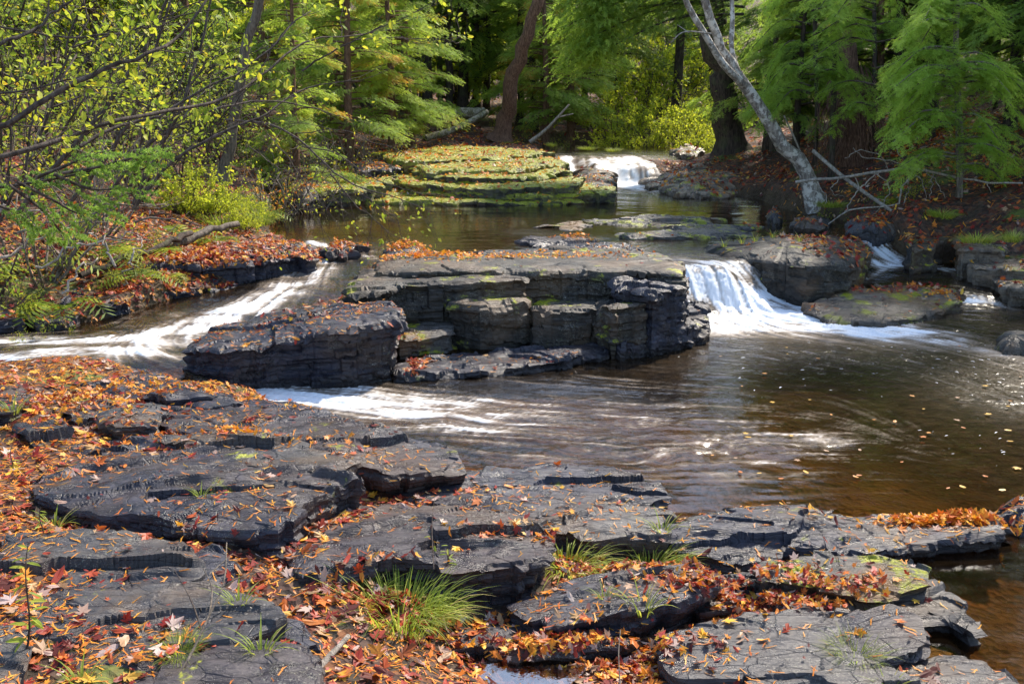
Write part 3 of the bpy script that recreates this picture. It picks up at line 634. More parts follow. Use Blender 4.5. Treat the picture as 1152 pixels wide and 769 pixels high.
# right side
gr_ = 'rocks between the two right falls'
rr = lambda label, pts, z, zb, **k: rock(k.pop('name', 'stream_rock'), label, pts, z, zb, **{**dict(res=.028, T=.05, rough=.05, side=.05, seed=len(bpy.data.objects)+130, mat=M_brownrock, jag=.08, cat='rock', group=gr_), **k})
rr('big grey boulder between the main fall and the small right fall', [(790,268),(850,259),(950,258),(975,266),(978,276),(950,284),(905,286),(850,280),(805,276)], .58, -.2, mat=M_block, dome=.09, under=.08, T=.16, side=.10)
rr('mossy brown shoulder of rock left of the small right fall', [(915,270),(960,266),(974,274),(970,286),(925,290)], .50, -.2, mat=M_ledge, under=.06)
rr('low layered rock with red leaves right of the white water', [(900,342),(950,328),(1020,322),(1075,328),(1080,338),(1040,350),(990,354),(930,352)], .12, -.3, T=.03, res=.02, rough=.04, tilt=(0,.07))
rr('layered slate shelf on the right shore', [(1085,282),(1152,272),(1260,272),(1260,296),(1152,300),(1092,298)], .36, -.1, T=.04)
rr('lower slate shelf at the right edge', [(1115,310),(1180,298),(1260,300),(1260,320),(1135,324)], .22, -.2, T=.03)
rr('dark rock above the small right fall', [(1018,256),(1040,252),(1066,262),(1056,276),(1026,278)], .50, -.1, T=.06, mat=M_block)
rr('block of rock on the right shore behind the pale branch', [(1072,262),(1110,254),(1150,262),(1130,278),(1080,278)], .52, .0, T=.06)
rr('small rock in the rapids at the right edge', [(1122,374),(1142,366),(1165,372),(1160,384),(1130,384)], .12, -.3, res=.018, dome=.08, group=None)
rr('smooth wet stone at the right edge of the pool', [(1118,568),(1140,550),(1200,540),(1220,575),(1150,580)], .12, -.3, res=.02, dome=.08, mat=M_slate, group=None)
rr('grey boulder on the water edge under the dead branch', [(950,246),(975,233),(1005,234),(1012,246),(985,250)], .68, .3, dome=.08, mat=M_slate_b, group=None)
rr('flat boulder at the foot of the leaning birch', [(890,244),(915,238),(935,242),(925,250),(895,250)], .58, .2, dome=.05, mat=M_slate_b, group=None)
rr('small upright stone near the foot of the leaning birch', [(862,236),(872,229),(880,234),(874,243)], .62, .2, dome=.05, mat=M_slate_b, group=None)
# back ledges: the mossy slope at the far side
gb = 'mossy ledges stepping up beside the back fall'
br = lambda label, pts, z, zb, **k: rock(k.pop('name', 'mossy_ledge'), label, pts, z, zb, **{**dict(res=.04, T=.05, rough=.06, side=.07, seed=len(bpy.data.objects)+170, mat=M_mossy, jag=.14, cat='rock ledge', group=gb, dip=(.06, .03), tilt=(.0,.025), plate=.03), **k})
br('lowest leaf covered ledge along the far shore', [(330,216),(400,208),(520,210),(640,212),(690,218),(640,223),(500,224),(400,222)], .56, .1)
br('second mossy ledge above the far shore', [(440,204),(520,198),(620,202),(690,208),(690,214),(600,216),(480,213)], .66, .2)
br('bright mossy ledge in the middle of the far slope', [(430,196),(520,190),(600,192),(655,198),(650,206),(560,207),(460,204)], .78, .2)
br('long ledge with a pale grey edge on the far slope', [(440,186),(520,180),(600,182),(640,190),(600,196),(500,196)], .90, .3)
br('upper mossy ledge of the far slope', [(450,178),(530,172),(610,175),(640,180),(580,187),(480,187)], 1.0, .4)
br('topmost thin ledge under the fallen logs', [(420,172),(500,166),(580,167),(620,171),(560,176),(460,178)], 1.08, .5)
br('leaf strewn ledge at the left of the far slope', [(310,205),(360,190),(440,182),(450,196),(420,206),(340,211)], .80, .2)
br('dark ledge left of the far slope in the orange leaves', [(400,182),(440,176),(470,180),(440,188),(405,190)], .95, .4, mat=M_slate)
br('dark boulder between the two back falls', [(645,190),(668,184),(692,190),(690,204),(660,206)], .72, .2, mat=M_block, dome=.08, group=None)
br('brown rock right of the back fall', [(738,188),(790,178),(835,182),(840,200),(790,206),(745,200)], .74, .2, dome=.12, rough=.12, plate=.12, mat=M_brownrock, group=None)
br('flat pale rock below the brown rock by the back fall', [(745,205),(800,198),(838,204),(820,214),(760,214)], .60, .2, mat=M_brownrock, group=None)
br('small flat rock in the foot of the back fall', [(722,202),(740,198),(752,205),(730,209)], .56, .2, mat=M_brownrock, group=None)
br('dark rock at the foot of the mossy slope', [(642,208),(665,204),(684,209),(680,217),(650,218)], .60, .2, mat=M_block, dome=.05, group=None)
br('dark boulder on the far left shore under the grey trunk', [(240,208),(270,192),(292,196),(298,214),(270,220)], .85, .2, mat=M_block, dome=.12, group=None)
br('shaded boulder behind the drooping branch', [(305,200),(330,184),(370,186),(385,200),(340,210)], .85, .2, mat=M_block, dome=.12, group=None)
br('stone in the upper stream above the back fall', [(755,168),(775,164),(795,168),(775,172)], .98, .6, mat=M_brownrock, group=None)

tick('c')
# ------------------------------------------------------------------ vegetation
def conifer_spray(seed=1, n=9, w=.07, L=.42, droop=.16, sub=0):
    """irregular feathery spray, 1 long, along +x."""
    V = []; Q = []; rs = np.random.RandomState(seed)
    def kite(p, d, l, w, dz):
        b = len(V); s = norm(np.array([-d[1], d[0], rs.randn()*.5]))
        m = p+d*l*.45+np.array([0, 0, dz*.3]); e = p+d*l+np.array([0, 0, dz])
        V.extend([p, m+s*w/2, e, m-s*w/2]); Q.append([b, b+1, b+2, b+3])
    ax = lambda t: np.array([t, .08*math.sin(t*4+seed), -droop*t*t])
    for k in range(3): kite(ax(k*.32), norm(ax(k*.32+.36)-ax(k*.32)), .42, w*.5, 0)
    for i in range(n):
        for s in (-1, 1):
            if rs.rand() < .18: continue
            t = min(.97, .04+.9*(i+rs.rand()*.8)/n); l = L*(1-.6*t)*(.55+.8*rs.rand())
            a = s*(.95-.3*t+rs.randn()*.25); d = np.array([math.cos(a), math.sin(a), rs.randn()*.18]); q = ax(t)
            kite(q, d, l, w*(.45 if sub else 1)*(.7+.6*rs.rand()), -l*.25)
            for j in range(sub):
                tt = .15+.8*(j+rs.rand())/sub; s2 = 1 if (j+i) % 2 else -1; a2 = a+s2*(.8+rs.randn()*.2)
                kite(q+d*l*tt+np.array([0, 0, -l*.25*tt]), np.array([math.cos(a2), math.sin(a2), rs.randn()*.2]), l*.42*(1-.4*tt), w*.55, -.03)
    kite(ax(.93), np.array([1., 0, 0]), .16, w, -.03)
    return np.array(V), np.array(Q)
SPRAY = [conifer_spray(s) for s in (1, 2, 3)]; SPRAYF = [conifer_spray(s, 8, .06, .42, .16, 4) for s in (4, 5, 6)]
def scatter_var(mb, tps, pos, X, Y, Z, sc, a):
    if not isinstance(tps, list): return scatter(mb, tps[0], tps[1], pos, X, Y, Z, sc, a)
    k = np.arange(len(pos)) % len(tps)
    for i, tp in enumerate(tps):
        m = k == i
        if m.any(): scatter(mb, tp[0], tp[1], pos[m], X[m], Y[m], Z[m], sc[m], a[m])
LEAF = (np.array([[0, 0, 0], [.35, .26, .05], [.75, .2, .03], [1, 0, -.06], [.75, -.2, .03], [.35, -.26, .05], [.5, 0, -.01]]), np.array([[0, 1, 6, 5], [1, 2, 3, 6], [6, 3, 4, 5]]))
LEAF = (LEAF[0], np.array([[0, 6, 1, 1]])[:0], np.array([[0, 6, 1], [6, 2, 1], [6, 3, 2], [6, 4, 3], [6, 5, 4], [6, 0, 5]]))
def frames(d, rs, roll=.4):
    d = norm(d); up = np.tile([0, 0, 1.], (len(d), 1))+rs.randn(len(d), 3)*roll
    y = norm(np.cross(up, d)); z = np.cross(d, y); return d, y, z
def conifer(seed, h, r, nb=70, low=.12, droop=.5, spray=.34, nsp=22, tone=(.15,.85), r0=None, fine=False, lean=(0,0), dead=0, az_bias=None):
    rs = np.random.RandomState(seed); wood = MB(); crown = MB()
    r0 = r0 or .012*h+.03
    zz = np.linspace(-.3, h, 14); tr = np.stack([lean[0]*zz+.05*np.sin(zz*.7+seed), lean[1]*zz+.05*np.cos(zz*.6+seed), zz], 1)
    rad = r0*(1-.93*np.clip(zz/h, 0, 1)); rad[0] *= 1.6; rad[1] *= 1.05
    tube(wood, tr, rad, 10, jag=.12)
    for b in range(nb):
        t = low+(1-low)*((b+rs.rand())/nb)**1.05; z0 = t*h; az = rs.rand()*2*PI
        if az_bias is not None and rs.rand() < .5: az = az_bias+rs.randn()*.6
        L = r*(1-t)**.75*(.6+.6*rs.rand())+.25
        c = np.array([np.interp(z0, zz, tr[:, 0]), np.interp(z0, zz, tr[:, 1]), z0])
        u = np.linspace(0, 1, 7); d = np.array([math.cos(az), math.sin(az)]); sd = np.array([-d[1], d[0]])
        bend = rs.randn()*.15*L
        pts = np.stack([c[0]+d[0]*L*u+sd[0]*bend*u*u, c[1]+d[1]*L*u+sd[1]*bend*u*u, c[2]+L*(.22*u-droop*u*u)], 1)
        tube(wood, pts, np.linspace(.012+.012*L, .004, 7), 4)
        n = max(5, int(nsp*L/1.2)); tt = .12+.88*rs.rand(n)**.8; base = np.stack([np.interp(tt, u, pts[:, k]) for k in range(3)], 1)
        side = np.where(rs.rand(n) < .5, -1, 1); an = az+side*(.25+.75*rs.rand(n))
        base += np.stack([np.cos(an), np.sin(an), 0*an], 1)*(rs.rand(n)*.30*L*(1-tt*.6))[:, None]; base += rs.randn(n, 3)*.05
        dd = np.stack([np.cos(an), np.sin(an), -.15-.55*rs.rand(n)*droop-.2*rs.rand(n)], 1)
        X, Y, Z = frames(dd, rs, .25)
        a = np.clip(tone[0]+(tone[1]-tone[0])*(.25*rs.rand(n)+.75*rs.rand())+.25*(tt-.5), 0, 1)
        tp = SPRAYF if fine else SPRAY
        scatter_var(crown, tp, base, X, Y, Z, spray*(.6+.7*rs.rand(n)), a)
    for b in range(dead):
        z0 = h*(.05+.3*rs.rand()); az = rs.rand()*2*PI; L = .3+.9*rs.rand()
        p = np.array([np.interp(z0, zz, tr[:, 0]), np.interp(z0, zz, tr[:, 1]), z0]); d = np.array([math.cos(az), math.sin(az), -.3+.4*rs.rand()])
        pts = [p, p+d*L*.5+rs.randn(3)*.05, p+d*L+rs.randn(3)*.1]; tube(wood, smooth_path(pts, 6), np.linspace(.014, .003, 6), 4)
    return wood, crown
def make_tree(name, label, cat, parts, loc, rz=0, sc=1, group=None):
    e = link(name, None, None, label, cat, group); e.location = loc; e.rotation_euler = (0, 0, rz); e.scale = (sc,)*3
    for pn, me in parts: link(pn, me, e)
    return e
def copy_tree(src, label, loc, rz, sc, group=None):
    c = src.copy(); COL.objects.link(c); c.location = loc; c.rotation_euler = (0, 0, rz); c.scale = (sc,)*3; c['label'] = label
    if group: c['group'] = group
    for ch in [o for o in COL.objects if o.parent == src]:
        k = ch.copy(); COL.objects.link(k); k.parent = c
    return c
def zg(x, y): return float(zground(np.array([[x]]), np.array([[y]]))[0, 0])
def base_at(px, py, Y):
    p = P(px, py, Y); return (p[0], p[1], zg(p[0], p[1])-.03)
def leaves_on(mb, pts, n, rs, size=.05, spread=.06, tone=(0, 1), droop=.5):
    """leaves along a twig polyline."""
    pts = np.asarray(pts); k = len(pts); u = rs.rand(n)*(k-1); i = np.minimum(u.astype(int), k-2); f = (u-i)[:, None]
    p = pts[i]*(1-f)+pts[i+1]*f+rs.randn(n, 3)*spread*.4
    d = norm(pts[i+1]-pts[i])*.6+rs.randn(n, 3)*.7; d[:, 2] -= droop*rs.rand(n)
    X, Y, Z = frames(d, rs, .8)
    scatter(mb, LEAF[0], None, p, X, Y, Z, size*(.6+.7*rs.rand(n)), tone[0]+(tone[1]-tone[0])*np.clip(.5+rs.randn(n)*.25, 0, 1), tT=LEAF[2])
def grow(wood, leaf, p, d, L, r, depth, rs, lsize, nleaf, tone, wig=.25, up=.1, nch=(2, 4), droop=.4):
    k = 7; pts = [p]; dd = norm(d)
    for i in range(k-1):
        dd = norm(dd+rs.randn(3)*wig*.35+np.array([0, 0, up*.3])); pts.append(pts[-1]+dd*L/(k-1))
    pts = np.array(pts); tube(wood, pts, np.linspace(r, r*.45, k), 5 if r > .012 else 4)
    if depth == 0:
        if leaf is not None and nleaf: leaves_on(leaf, pts, nleaf, rs, lsize, .05, tone, droop)
        return
    for c in range(rs.randint(nch[0], nch[1]+1)):
        i = rs.randint(1, k); a = norm(pts[min(i, k-1)]-pts[i-1]); s = norm(np.cross(a, rs.randn(3)))
        grow(wood, leaf, pts[i], a*.75+s*(.5+.4*rs.rand()), L*(.45+.25*rs.rand()), r*.5, depth-1, rs, lsize, nleaf, tone, wig, up, nch, droop)
    if leaf is not None and nleaf: leaves_on(leaf, pts[k//2:], nleaf//2, rs, lsize, .05, tone, droop)
def shrub(seed, h, stems=6, spread=.5, lsize=.05, nleaf=14, tone=(0, 1), depth=2, r=.015, lean=(0, 0), wig=.3, nch=(2, 4)):
    rs = np.random.RandomState(seed); w = MB(); l = MB()
    for i in range(stems):
        a = rs.rand()*2*PI; d = np.array([math.cos(a)*spread+lean[0], math.sin(a)*spread+lean[1], 1.])
        grow(w, l, np.array([math.cos(a), math.sin(a), -.5])*.08, d, h*(.6+.4*rs.rand()), r, depth, rs, lsize, nleaf, tone, wig, nch=nch)
    return w, l
def P2(l, dY=0): return np.array([P(*q) for q in l])

# --- conifers: a few built, then copied
GB = 'conifers massed at the back of the forest'
protos = []
specs = [('hemlock_tree', 1, 9.5, 2.3, 80, .10, M_needle, M_bark), ('hemlock_tree', 2, 8., 2.0, 80, .20, M_needle, M_bark), ('cedar_tree', 3, 8.5, 1.7, 85, .10, M_cedar, M_barkred), ('hemlock_tree', 5, 11., 2.4, 80, .28, M_needle, M_bark)]
CM = []
for nm, sd_, h, r, nb, low, ml, mb_ in specs:
    w_, c_ = conifer(sd_, h, r, nb, low, spray=.20, nsp=110, dead=14) if 'cedar' not in nm else conifer(sd_, h, r, nb, low, spray=.14, nsp=170, dead=8, droop=.35, tone=(.25,1))
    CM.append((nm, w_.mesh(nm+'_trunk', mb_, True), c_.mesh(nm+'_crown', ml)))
def tree_of(k, label, px, py, Y, sc=1., rz=None, group=None, loc=None):
    nm, wm, cm = CM[k]; rz = rz if rz is not None else random.Random(px*7+Y).random()*6.28
    return make_tree(nm, label, 'tree', [('trunk', wm), ('crown', cm)], loc or base_at(px, py, Y), rz, sc, group)
named = [
 (2,'bright green cedar hanging over the far left bank',395,150,20.5,.75),(2,'cedar with green sprays just right of the bright left one',460,150,23.5,.8),(2,'small cedar behind the slim grey trunk of the left bank',335,180,17.5,.6),(2,'bright cedar in front of the shaded trunks at their left',440,158,22,.7),(2,'bright cedar filling the gap left of the shaded trunks',380,150,25,1.),(2,'pale green cedar behind the left thicket',300,160,23,.95),(2,'cedar at the top of the left thicket',220,150,25,1.),(2,'distant bright cedar above the left thicket',120,140,26,1.1),(2,'distant bright cedar at the far left',30,140,25,1.1),(2,'green cedar overhanging the right of the leaning trunk',640,150,28,.9),
 (3,'dark hemlock at the left of the shaded trunks',480,150,29,.9),(3,'straight dark hemlock in the middle of the shaded trunks',522,140,30,1.),(1,'slim hemlock right of the shaded trunks',548,140,31,.9),
 (0,'hemlock behind the leaning trunk at the head of the stream',600,140,29,.8),(2,'green cedar beside the leaning trunk',612,150,27,.75),
 (0,'tall hemlock hiding the forest behind the yellow brush',690,130,33,1.),(3,'hemlock left of the thick dark trunk',760,140,31,1.),
 (0,'hemlock directly behind the leaning birch',865,170,22,.8),(1,'young hemlock right of the leaning birch',895,190,18.5,.60),(1,'hemlock with thin bare lower trunk right of the birch',938,190,19.5,.8),
 (0,'hemlock beside the tangle of hanging dead twigs',1000,180,19,.75),(3,'tall hemlock left of the bright green bough at the right',1040,175,21,.85),(1,'hemlock at the right edge above the red leaf slope',1130,170,17,.8),(0,'hemlock beyond the right edge slope',1100,160,24,.9),
]
for k, lab, px, py, Y, sc in named: tree_of(k, lab, px, py, Y, sc)
rr_ = random.Random(5); cnt = 0
pl = []; US = []
while cnt < 64:
    x = rr_.uniform(-26, 26); y = rr_.uniform(24, 54)
    if abs(x) > y*.62+3: continue
    if -1.6 < x-(y-22)*.16 -3.6 < 1.6 and y < 34: continue
    if any((x-a)**2+(y-b)**2 < 5.5 for a, b in pl): continue
    if y < 29 and -5 < x < 8: continue
    pl.append((x, y)); k = rr_.choice([0, 0, 1, 2, 3]); 
    tree_of(k, ['spreading dark hemlock massed with others deep in the forest', 'small dark hemlock massed with others deep in the forest', 'lighter green cedar massed among the dark hemlocks behind', 'tall dark hemlock massed with others deep in the forest'][k], 0, 0, 1, rr_.uniform(.6, .95), rr_.random()*6.28, GB, (x, y, zg(x, y)-.05)); cnt += 1
for i, (x, y, k, sc) in enumerate([(8.2,15.5,0,.9),(9.8,12.2,3,.85),(7.6,19.3,3,.9),(11.5,15.5,0,1.),(9.8,20.,3,.9),(12.5,10.2,0,.8),(6.2,22.5,1,.8)]):
    tree_of(k, ['hemlock rooted in the red leaf slope at the right','tall hemlock just outside the right edge of the slope','tall hemlock behind the hanging dead twigs','hemlock high on the right slope','tall hemlock deep behind the bright young one','hemlock at the near end of the right bank','hemlock close behind the leaning birch'][i], 0, 0, 1, sc, i*1.3, None, (x, y, zg(x, y)-.05))
for i in range(26):
    x = rr_.uniform(-17, 16); y = rr_.uniform(27, 44)
    put_shrub_later = (x, y)
    US.append(put_shrub_later)
for i in range(12):
    s = -1 if i % 2 else 1; x = s*rr_.uniform(9.5, 15); y = 10+i*1.5
    if s < 0: x = -rr_.uniform(8.5, 13)-i*.3
    k = rr_.choice([0, 1, 2]); tree_of(k, ['hemlock standing at the side of the clearing', 'smaller hemlock standing at the side of the clearing', 'cedar standing at the side of the clearing'][k], 0, 0, 1, rr_.uniform(.7, 1.), rr_.random()*6.28, 'trees at the sides of the clearing', (x, y, zg(x, y)-.05))
# --- bare trunks
def trunk_tree(name, label, pts, r, mat, extra=(), jag=.12, cat='tree trunk', n=12, flare=True):
    mb = MB(); p = smooth_path(P2(pts), 16); p[2:] += np.random.RandomState(int(pts[0][0])).randn(14, 3)*r[0]*.16*np.array([1, .3, .2]); rad = np.interp(np.linspace(0, 1, 16), np.linspace(0, 1, len(r)), r)
    if flare: rad[0] *= 1.5; rad[1] *= 1.15
    tube(mb, p, rad, n, jag=jag)
    for e, re in extra:
        q = smooth_path(P2(e), 12); tube(mb, q, np.interp(np.linspace(0, 1, 12), np.linspace(0, 1, len(re)), re), 8, jag=jag)
    o = p[0].copy(); ob = link(name, None, None, label, cat); ob.location = o
    link('trunk', mb.mesh(name, mat, True, origin=o), ob)
    return ob, o
# birch with its fork
birch, bo = trunk_tree('leaning_birch', 'leaning mottled birch with a fork rising over the stream', [(920,236,15.6),(905,192,15.6),(880,160,15.5),(850,115,15.4),(833,88,15.3),(815,60,15.2),(800,25,15.1),(788,-30,15)], [.13,.112,.098,.09,.082,.068,.06,.05], M_birch,
   [([(838,96,15.3),(815,74,15.0),(795,42,14.8),(772,2,14.6),(760,-40,14.5)],[.062,.055,.045,.04,.036]), ([(831,82,15.3),(823,55,15.4),(824,20,15.5),(822,-20,15.6)],[.035,.038,.034,.03]), ([(815,62,15.2),(806,56,15.2)],[.03,.02])], cat='tree')
trunk_tree('old_tree', 'thick dark trunk standing on the far right shore', [(823,172,22.5),(818,140,22.4),(812,95,22.3),(806,40,22.2),(800,-40,22)], [.34,.28,.26,.24,.22], M_bark, cat='tree')
trunk_tree('leaning_tree', 'grey brown trunk leaning right at the head of the pool', [(563,158,25.5),(569,135,25.4),(576,100,25.2),(590,50,25),(608,-10,24.8)], [.24,.19,.17,.15,.13], M_barkred, cat='tree')
dark = [(520,145,30,8),(505,140,29.5,6),(494,138,30.5,5),(536,142,31,7),(547,138,32,5),(466,133,29,6),(474,140,31,5),(585,140,30,6),(610,135,31,5),(640,130,32,6)]
for i, (px, py, Y, wd) in enumerate(dark):
    trunk_tree('shaded_tree', ['broadest of the shaded trunks behind the fallen logs','shaded trunk left of the broadest one behind the logs','pale barked thin trunk at the left of the shaded group','shaded trunk right of the broadest one behind the logs','thin shaded trunk just left of the leaning trunk','leftmost short dark trunk behind the cedar','thin trunk beside the leftmost dark trunk','dark trunk just right of the leaning trunk','thin dark trunk behind the leaning trunk brush','dark trunk behind the left of the yellow brush'][i],
        [(px,py,Y),(px+1,py-50,Y),(px-1,py-110,Y),(px+2,py-200,Y)], [wd*Y/1152*.65]*3+[wd*Y/1152*.45], M_greybark if i == 2 else M_bark, cat='tree')
rt = [(917,185,18,4,'thin trunk between the birch and the hanging twigs'),(935,200,16,5,'dark thin trunk left of the hanging dead twigs'),(980,190,17,4,'slim trunk right of the hanging dead twigs'),(993,185,19,6,'reddish trunk right of the slim one'),(1003,190,20,3,'thin pale stem beside the reddish trunk'),(1046,190,18,7,'dark trunk left of the bright bough'),(1079,222,13.5,5,'thin grey trunk rising behind the bright green bough'),(1120,170,20,5,'thin dark trunk at the far right of the slope'),(1145,165,22,4,'thin dark trunk by the right edge'),(870,170,21,5,'dark trunk behind the lower part of the birch'),(895,165,23,5,'dark trunk behind the roots right of the birch')]
for px, py, Y, wd, lab in rt:
    trunk_tree('slim_tree', lab, [(px,py,Y),(px+(px%3-1)*2,py-70,Y),(px-(px%5-2)*2,py-150,Y),(px,py-260,Y)], [wd*Y/1152*.6]*3+[wd*Y/1152*.4], M_barkred if 'red' in lab else (M_greybark if ('pale' in lab or 'grey' in lab) else M_bark), cat='tree')
grey, go_ = trunk_tree('slim_tree', 'slim grey trunk standing on the grassy left bank', [(247,205,14.2),(258,165,14.2),(268,110,14.1),(276,60,14),(290,0,13.9),(300,-60,13.8)], [.09,.075,.07,.065,.06,.05], M_greybark, cat='tree')
# dead trunk with hanging twigs
mb = MB(); rs = np.random.RandomState(3)
tube(mb, smooth_path(P2([(962,215,17),(960,170,17),(956,110,17),(950,60,17),(948,-20,17)]), 12), np.linspace(.26,.16,12), 12, jag=.15)
tw = MB()
for i in range(230):
    y0 = rs.uniform(70, 165); side = rs.uniform(-1, 1); z0 = 17+rs.uniform(-.35, .1)
    a = P(960+side*22, y0, z0); n = 7; L = rs.uniform(.5, 1.2); u = np.linspace(0, 1, n)
    pts = a+np.stack([side*.35*np.sin(u*2.2)*L, -.15*u, -u*L], 1)+np.cumsum(rs.randn(n, 3)*.012, 0)
    tube(tw, pts, np.linspace(.009, .003, n), 3)
e = link('dead_cedar', None, None, 'brown cedar trunk veiled by hanging dead twigs', 'tree'); o = P(962,215,17); e.location = o
link('trunk', mb.mesh('dead_cedar_trunk', M_barkred, True, origin=o), e); link('twigs', tw.mesh('dead_cedar_twigs', M_barkred, False, origin=o), e)
# near hemlock boughs, right
def bough(name, label, limbs, lsc, mat, seed, woodmat=M_twig, nsp=40, tone=(.3, 1), cat='tree', r=.02, tmpl=None, droop=.35, wide=.10):
    rs = np.random.RandomState(seed); w = MB(); c = MB(); tp = tmpl or SPRAYF
    o = P(*limbs[0][0])
    for l in limbs:
        p = smooth_path(P2(l), 12); tube(w, p, np.linspace(r, .004, 12), 5)
        Lt = np.linalg.norm(np.diff(p, axis=0), axis=1).sum(); n = int(nsp*Lt); u = rs.rand(n)**.8*.95+.05; i = np.minimum((u*11).astype(int), 10); f = (u*11-i)[:, None]
        b = p[i]*(1-f)+p[i+1]*f; t = norm(p[i+1]-p[i]); sgn = np.where(rs.rand(n) < .5, -1, 1)[:, None]
        sd = norm(np.cross(t, [0, 0, 1.]))*sgn; d = t*(.4+.5*rs.rand(n, 1))+sd*(.3+.7*rs.rand(n, 1)); d[:, 2] -= droop*rs.rand(n)
        b = b+sd*rs.rand(n, 1)*wide*(1.2-u[:, None])+rs.randn(n, 3)*wide*.3; X, Y, Z = frames(d, rs, .2)
        scatter_var(c, tp, b, X, Y, Z, lsc*(.6+.6*rs.rand(n)), np.clip(tone[0]+(tone[1]-tone[0])*(.5*rs.rand(n)+.5*u), 0, 1))
    e = link(name, None, None, label, cat); e.location = o
    link('branches', w.mesh(name+'_branches', woodmat, True, origin=o), e); link('needles', c.mesh(name+'_needles', mat, False, origin=o), e)
    return e
tk = 13.4
L_ = [[(1078,222,tk),(1076,150,tk),(1074,80,tk),(1072,-20,tk)]]
rs = np.random.RandomState(8)
for i in range(34):
    y0 = rs.uniform(-20, 190); s = rs.choice([-1, 1]); ln = rs.uniform(50, 95)*(.7 if y0 < 30 else 1); dy = rs.uniform(10, 42)
    L_.append([(1076, y0, tk), (1076+s*ln*.5, y0-6+dy*.2, tk-.4+rs.rand()*.8), (1076+s*ln, y0+dy, tk-.8+rs.rand()*1.6)])
bough('young_hemlock', 'bright green young hemlock on the red leaf slope', L_, .18, leaf_mat('bright_hemlock_needles', [(0, (.12,.20,.03)), (.5, (.32,.50,.07)), (1., (.58,.75,.12))], .6), 4, M_greybark, nsp=64, r=.018, wide=.14)
L_ = []
for i in range(34):
    y0 = rs.uniform(-30, 125); s = rs.choice([-1, 1]); x0 = 912 if i % 2 else 985; dpt = 15.8 if i % 2 else 14.8; ln = rs.uniform(35, 85); dy = rs.uniform(8, 40)
    L_.append([(x0, y0, dpt), (x0+s*ln*.5, y0-4, dpt-.4+rs.rand()*.8), (x0+s*ln, y0+dy, dpt-.9+rs.rand()*1.8)])
bough('hemlock_sapling', 'feathery hemlock sapling between birch and bright bough', L_, .18, bpy.data.materials['bright_hemlock_needles'], 9, M_twig, nsp=60, tone=(.1,.9), wide=.14, r=.016)
# drooping dark hemlock limbs across the middle top
L_ = []
for i in range(13):
    y0 = -60+i*8; L_.append([(835+rs.uniform(-8,8), y0-20, 19.5), (760, y0-15+rs.uniform(-8,8), 18.8+rs.rand()), (690+rs.uniform(-20,20), y0+8+rs.uniform(-10,12), 18.4+rs.rand()), (640+rs.uniform(-25,50), y0+38+rs.uniform(-10,14), 18+rs.rand())])
bough('overhanging_hemlock', 'dark hemlock limbs drooping over the head of the stream', L_, .19, M_needle, 12, M_bark, nsp=130, tone=(.0,1.), wide=.42, r=.028, tmpl=SPRAY)
# spruce bough on the left
L_ = []
for q in [((-40,215),(40,205),(110,190),(178,168)), ((20,205),(60,225),(90,240),(120,228)), ((10,208),(50,238),(66,258),(72,262)), ((60,196),(100,212),(130,212),(150,208)), ((70,195),(110,188),(150,178),(165,186)), ((-30,225),(10,235),(30,248),(45,262)), ((40,200),(75,186),(100,175),(130,168))]:
    L_.append([(a, b, 6.6+.25*k/3) for k, (a, b) in enumerate(q)])
br_t = []
def spruce_spray():
    V = []; T = []; rs = np.random.RandomState(1)
    for i in range(60):
        t = rs.rand(); a = rs.rand()*2*PI; d = np.array([.7, math.cos(a), math.sin(a)*.8]); d /= np.linalg.norm(d); p = np.array([t, 0, 0]); s = np.cross(d, rs.randn(3)); s = s/np.linalg.norm(s)*.022
        b = len(V); V += [p-s, p+s, p+d*.17+s*.3, p+d*.17-s*.3]; T.append([b, b+1, b+2, b+3])
    return np.array(V), np.array(T)
bough('spruce_sapling', 'bluish green spruce bough over the red leaves on the left bank', L_, .15, M_spruce, 5, M_twig, nsp=42, tone=(.2, 1), r=.012, tmpl=spruce_spray(), droop=.5)
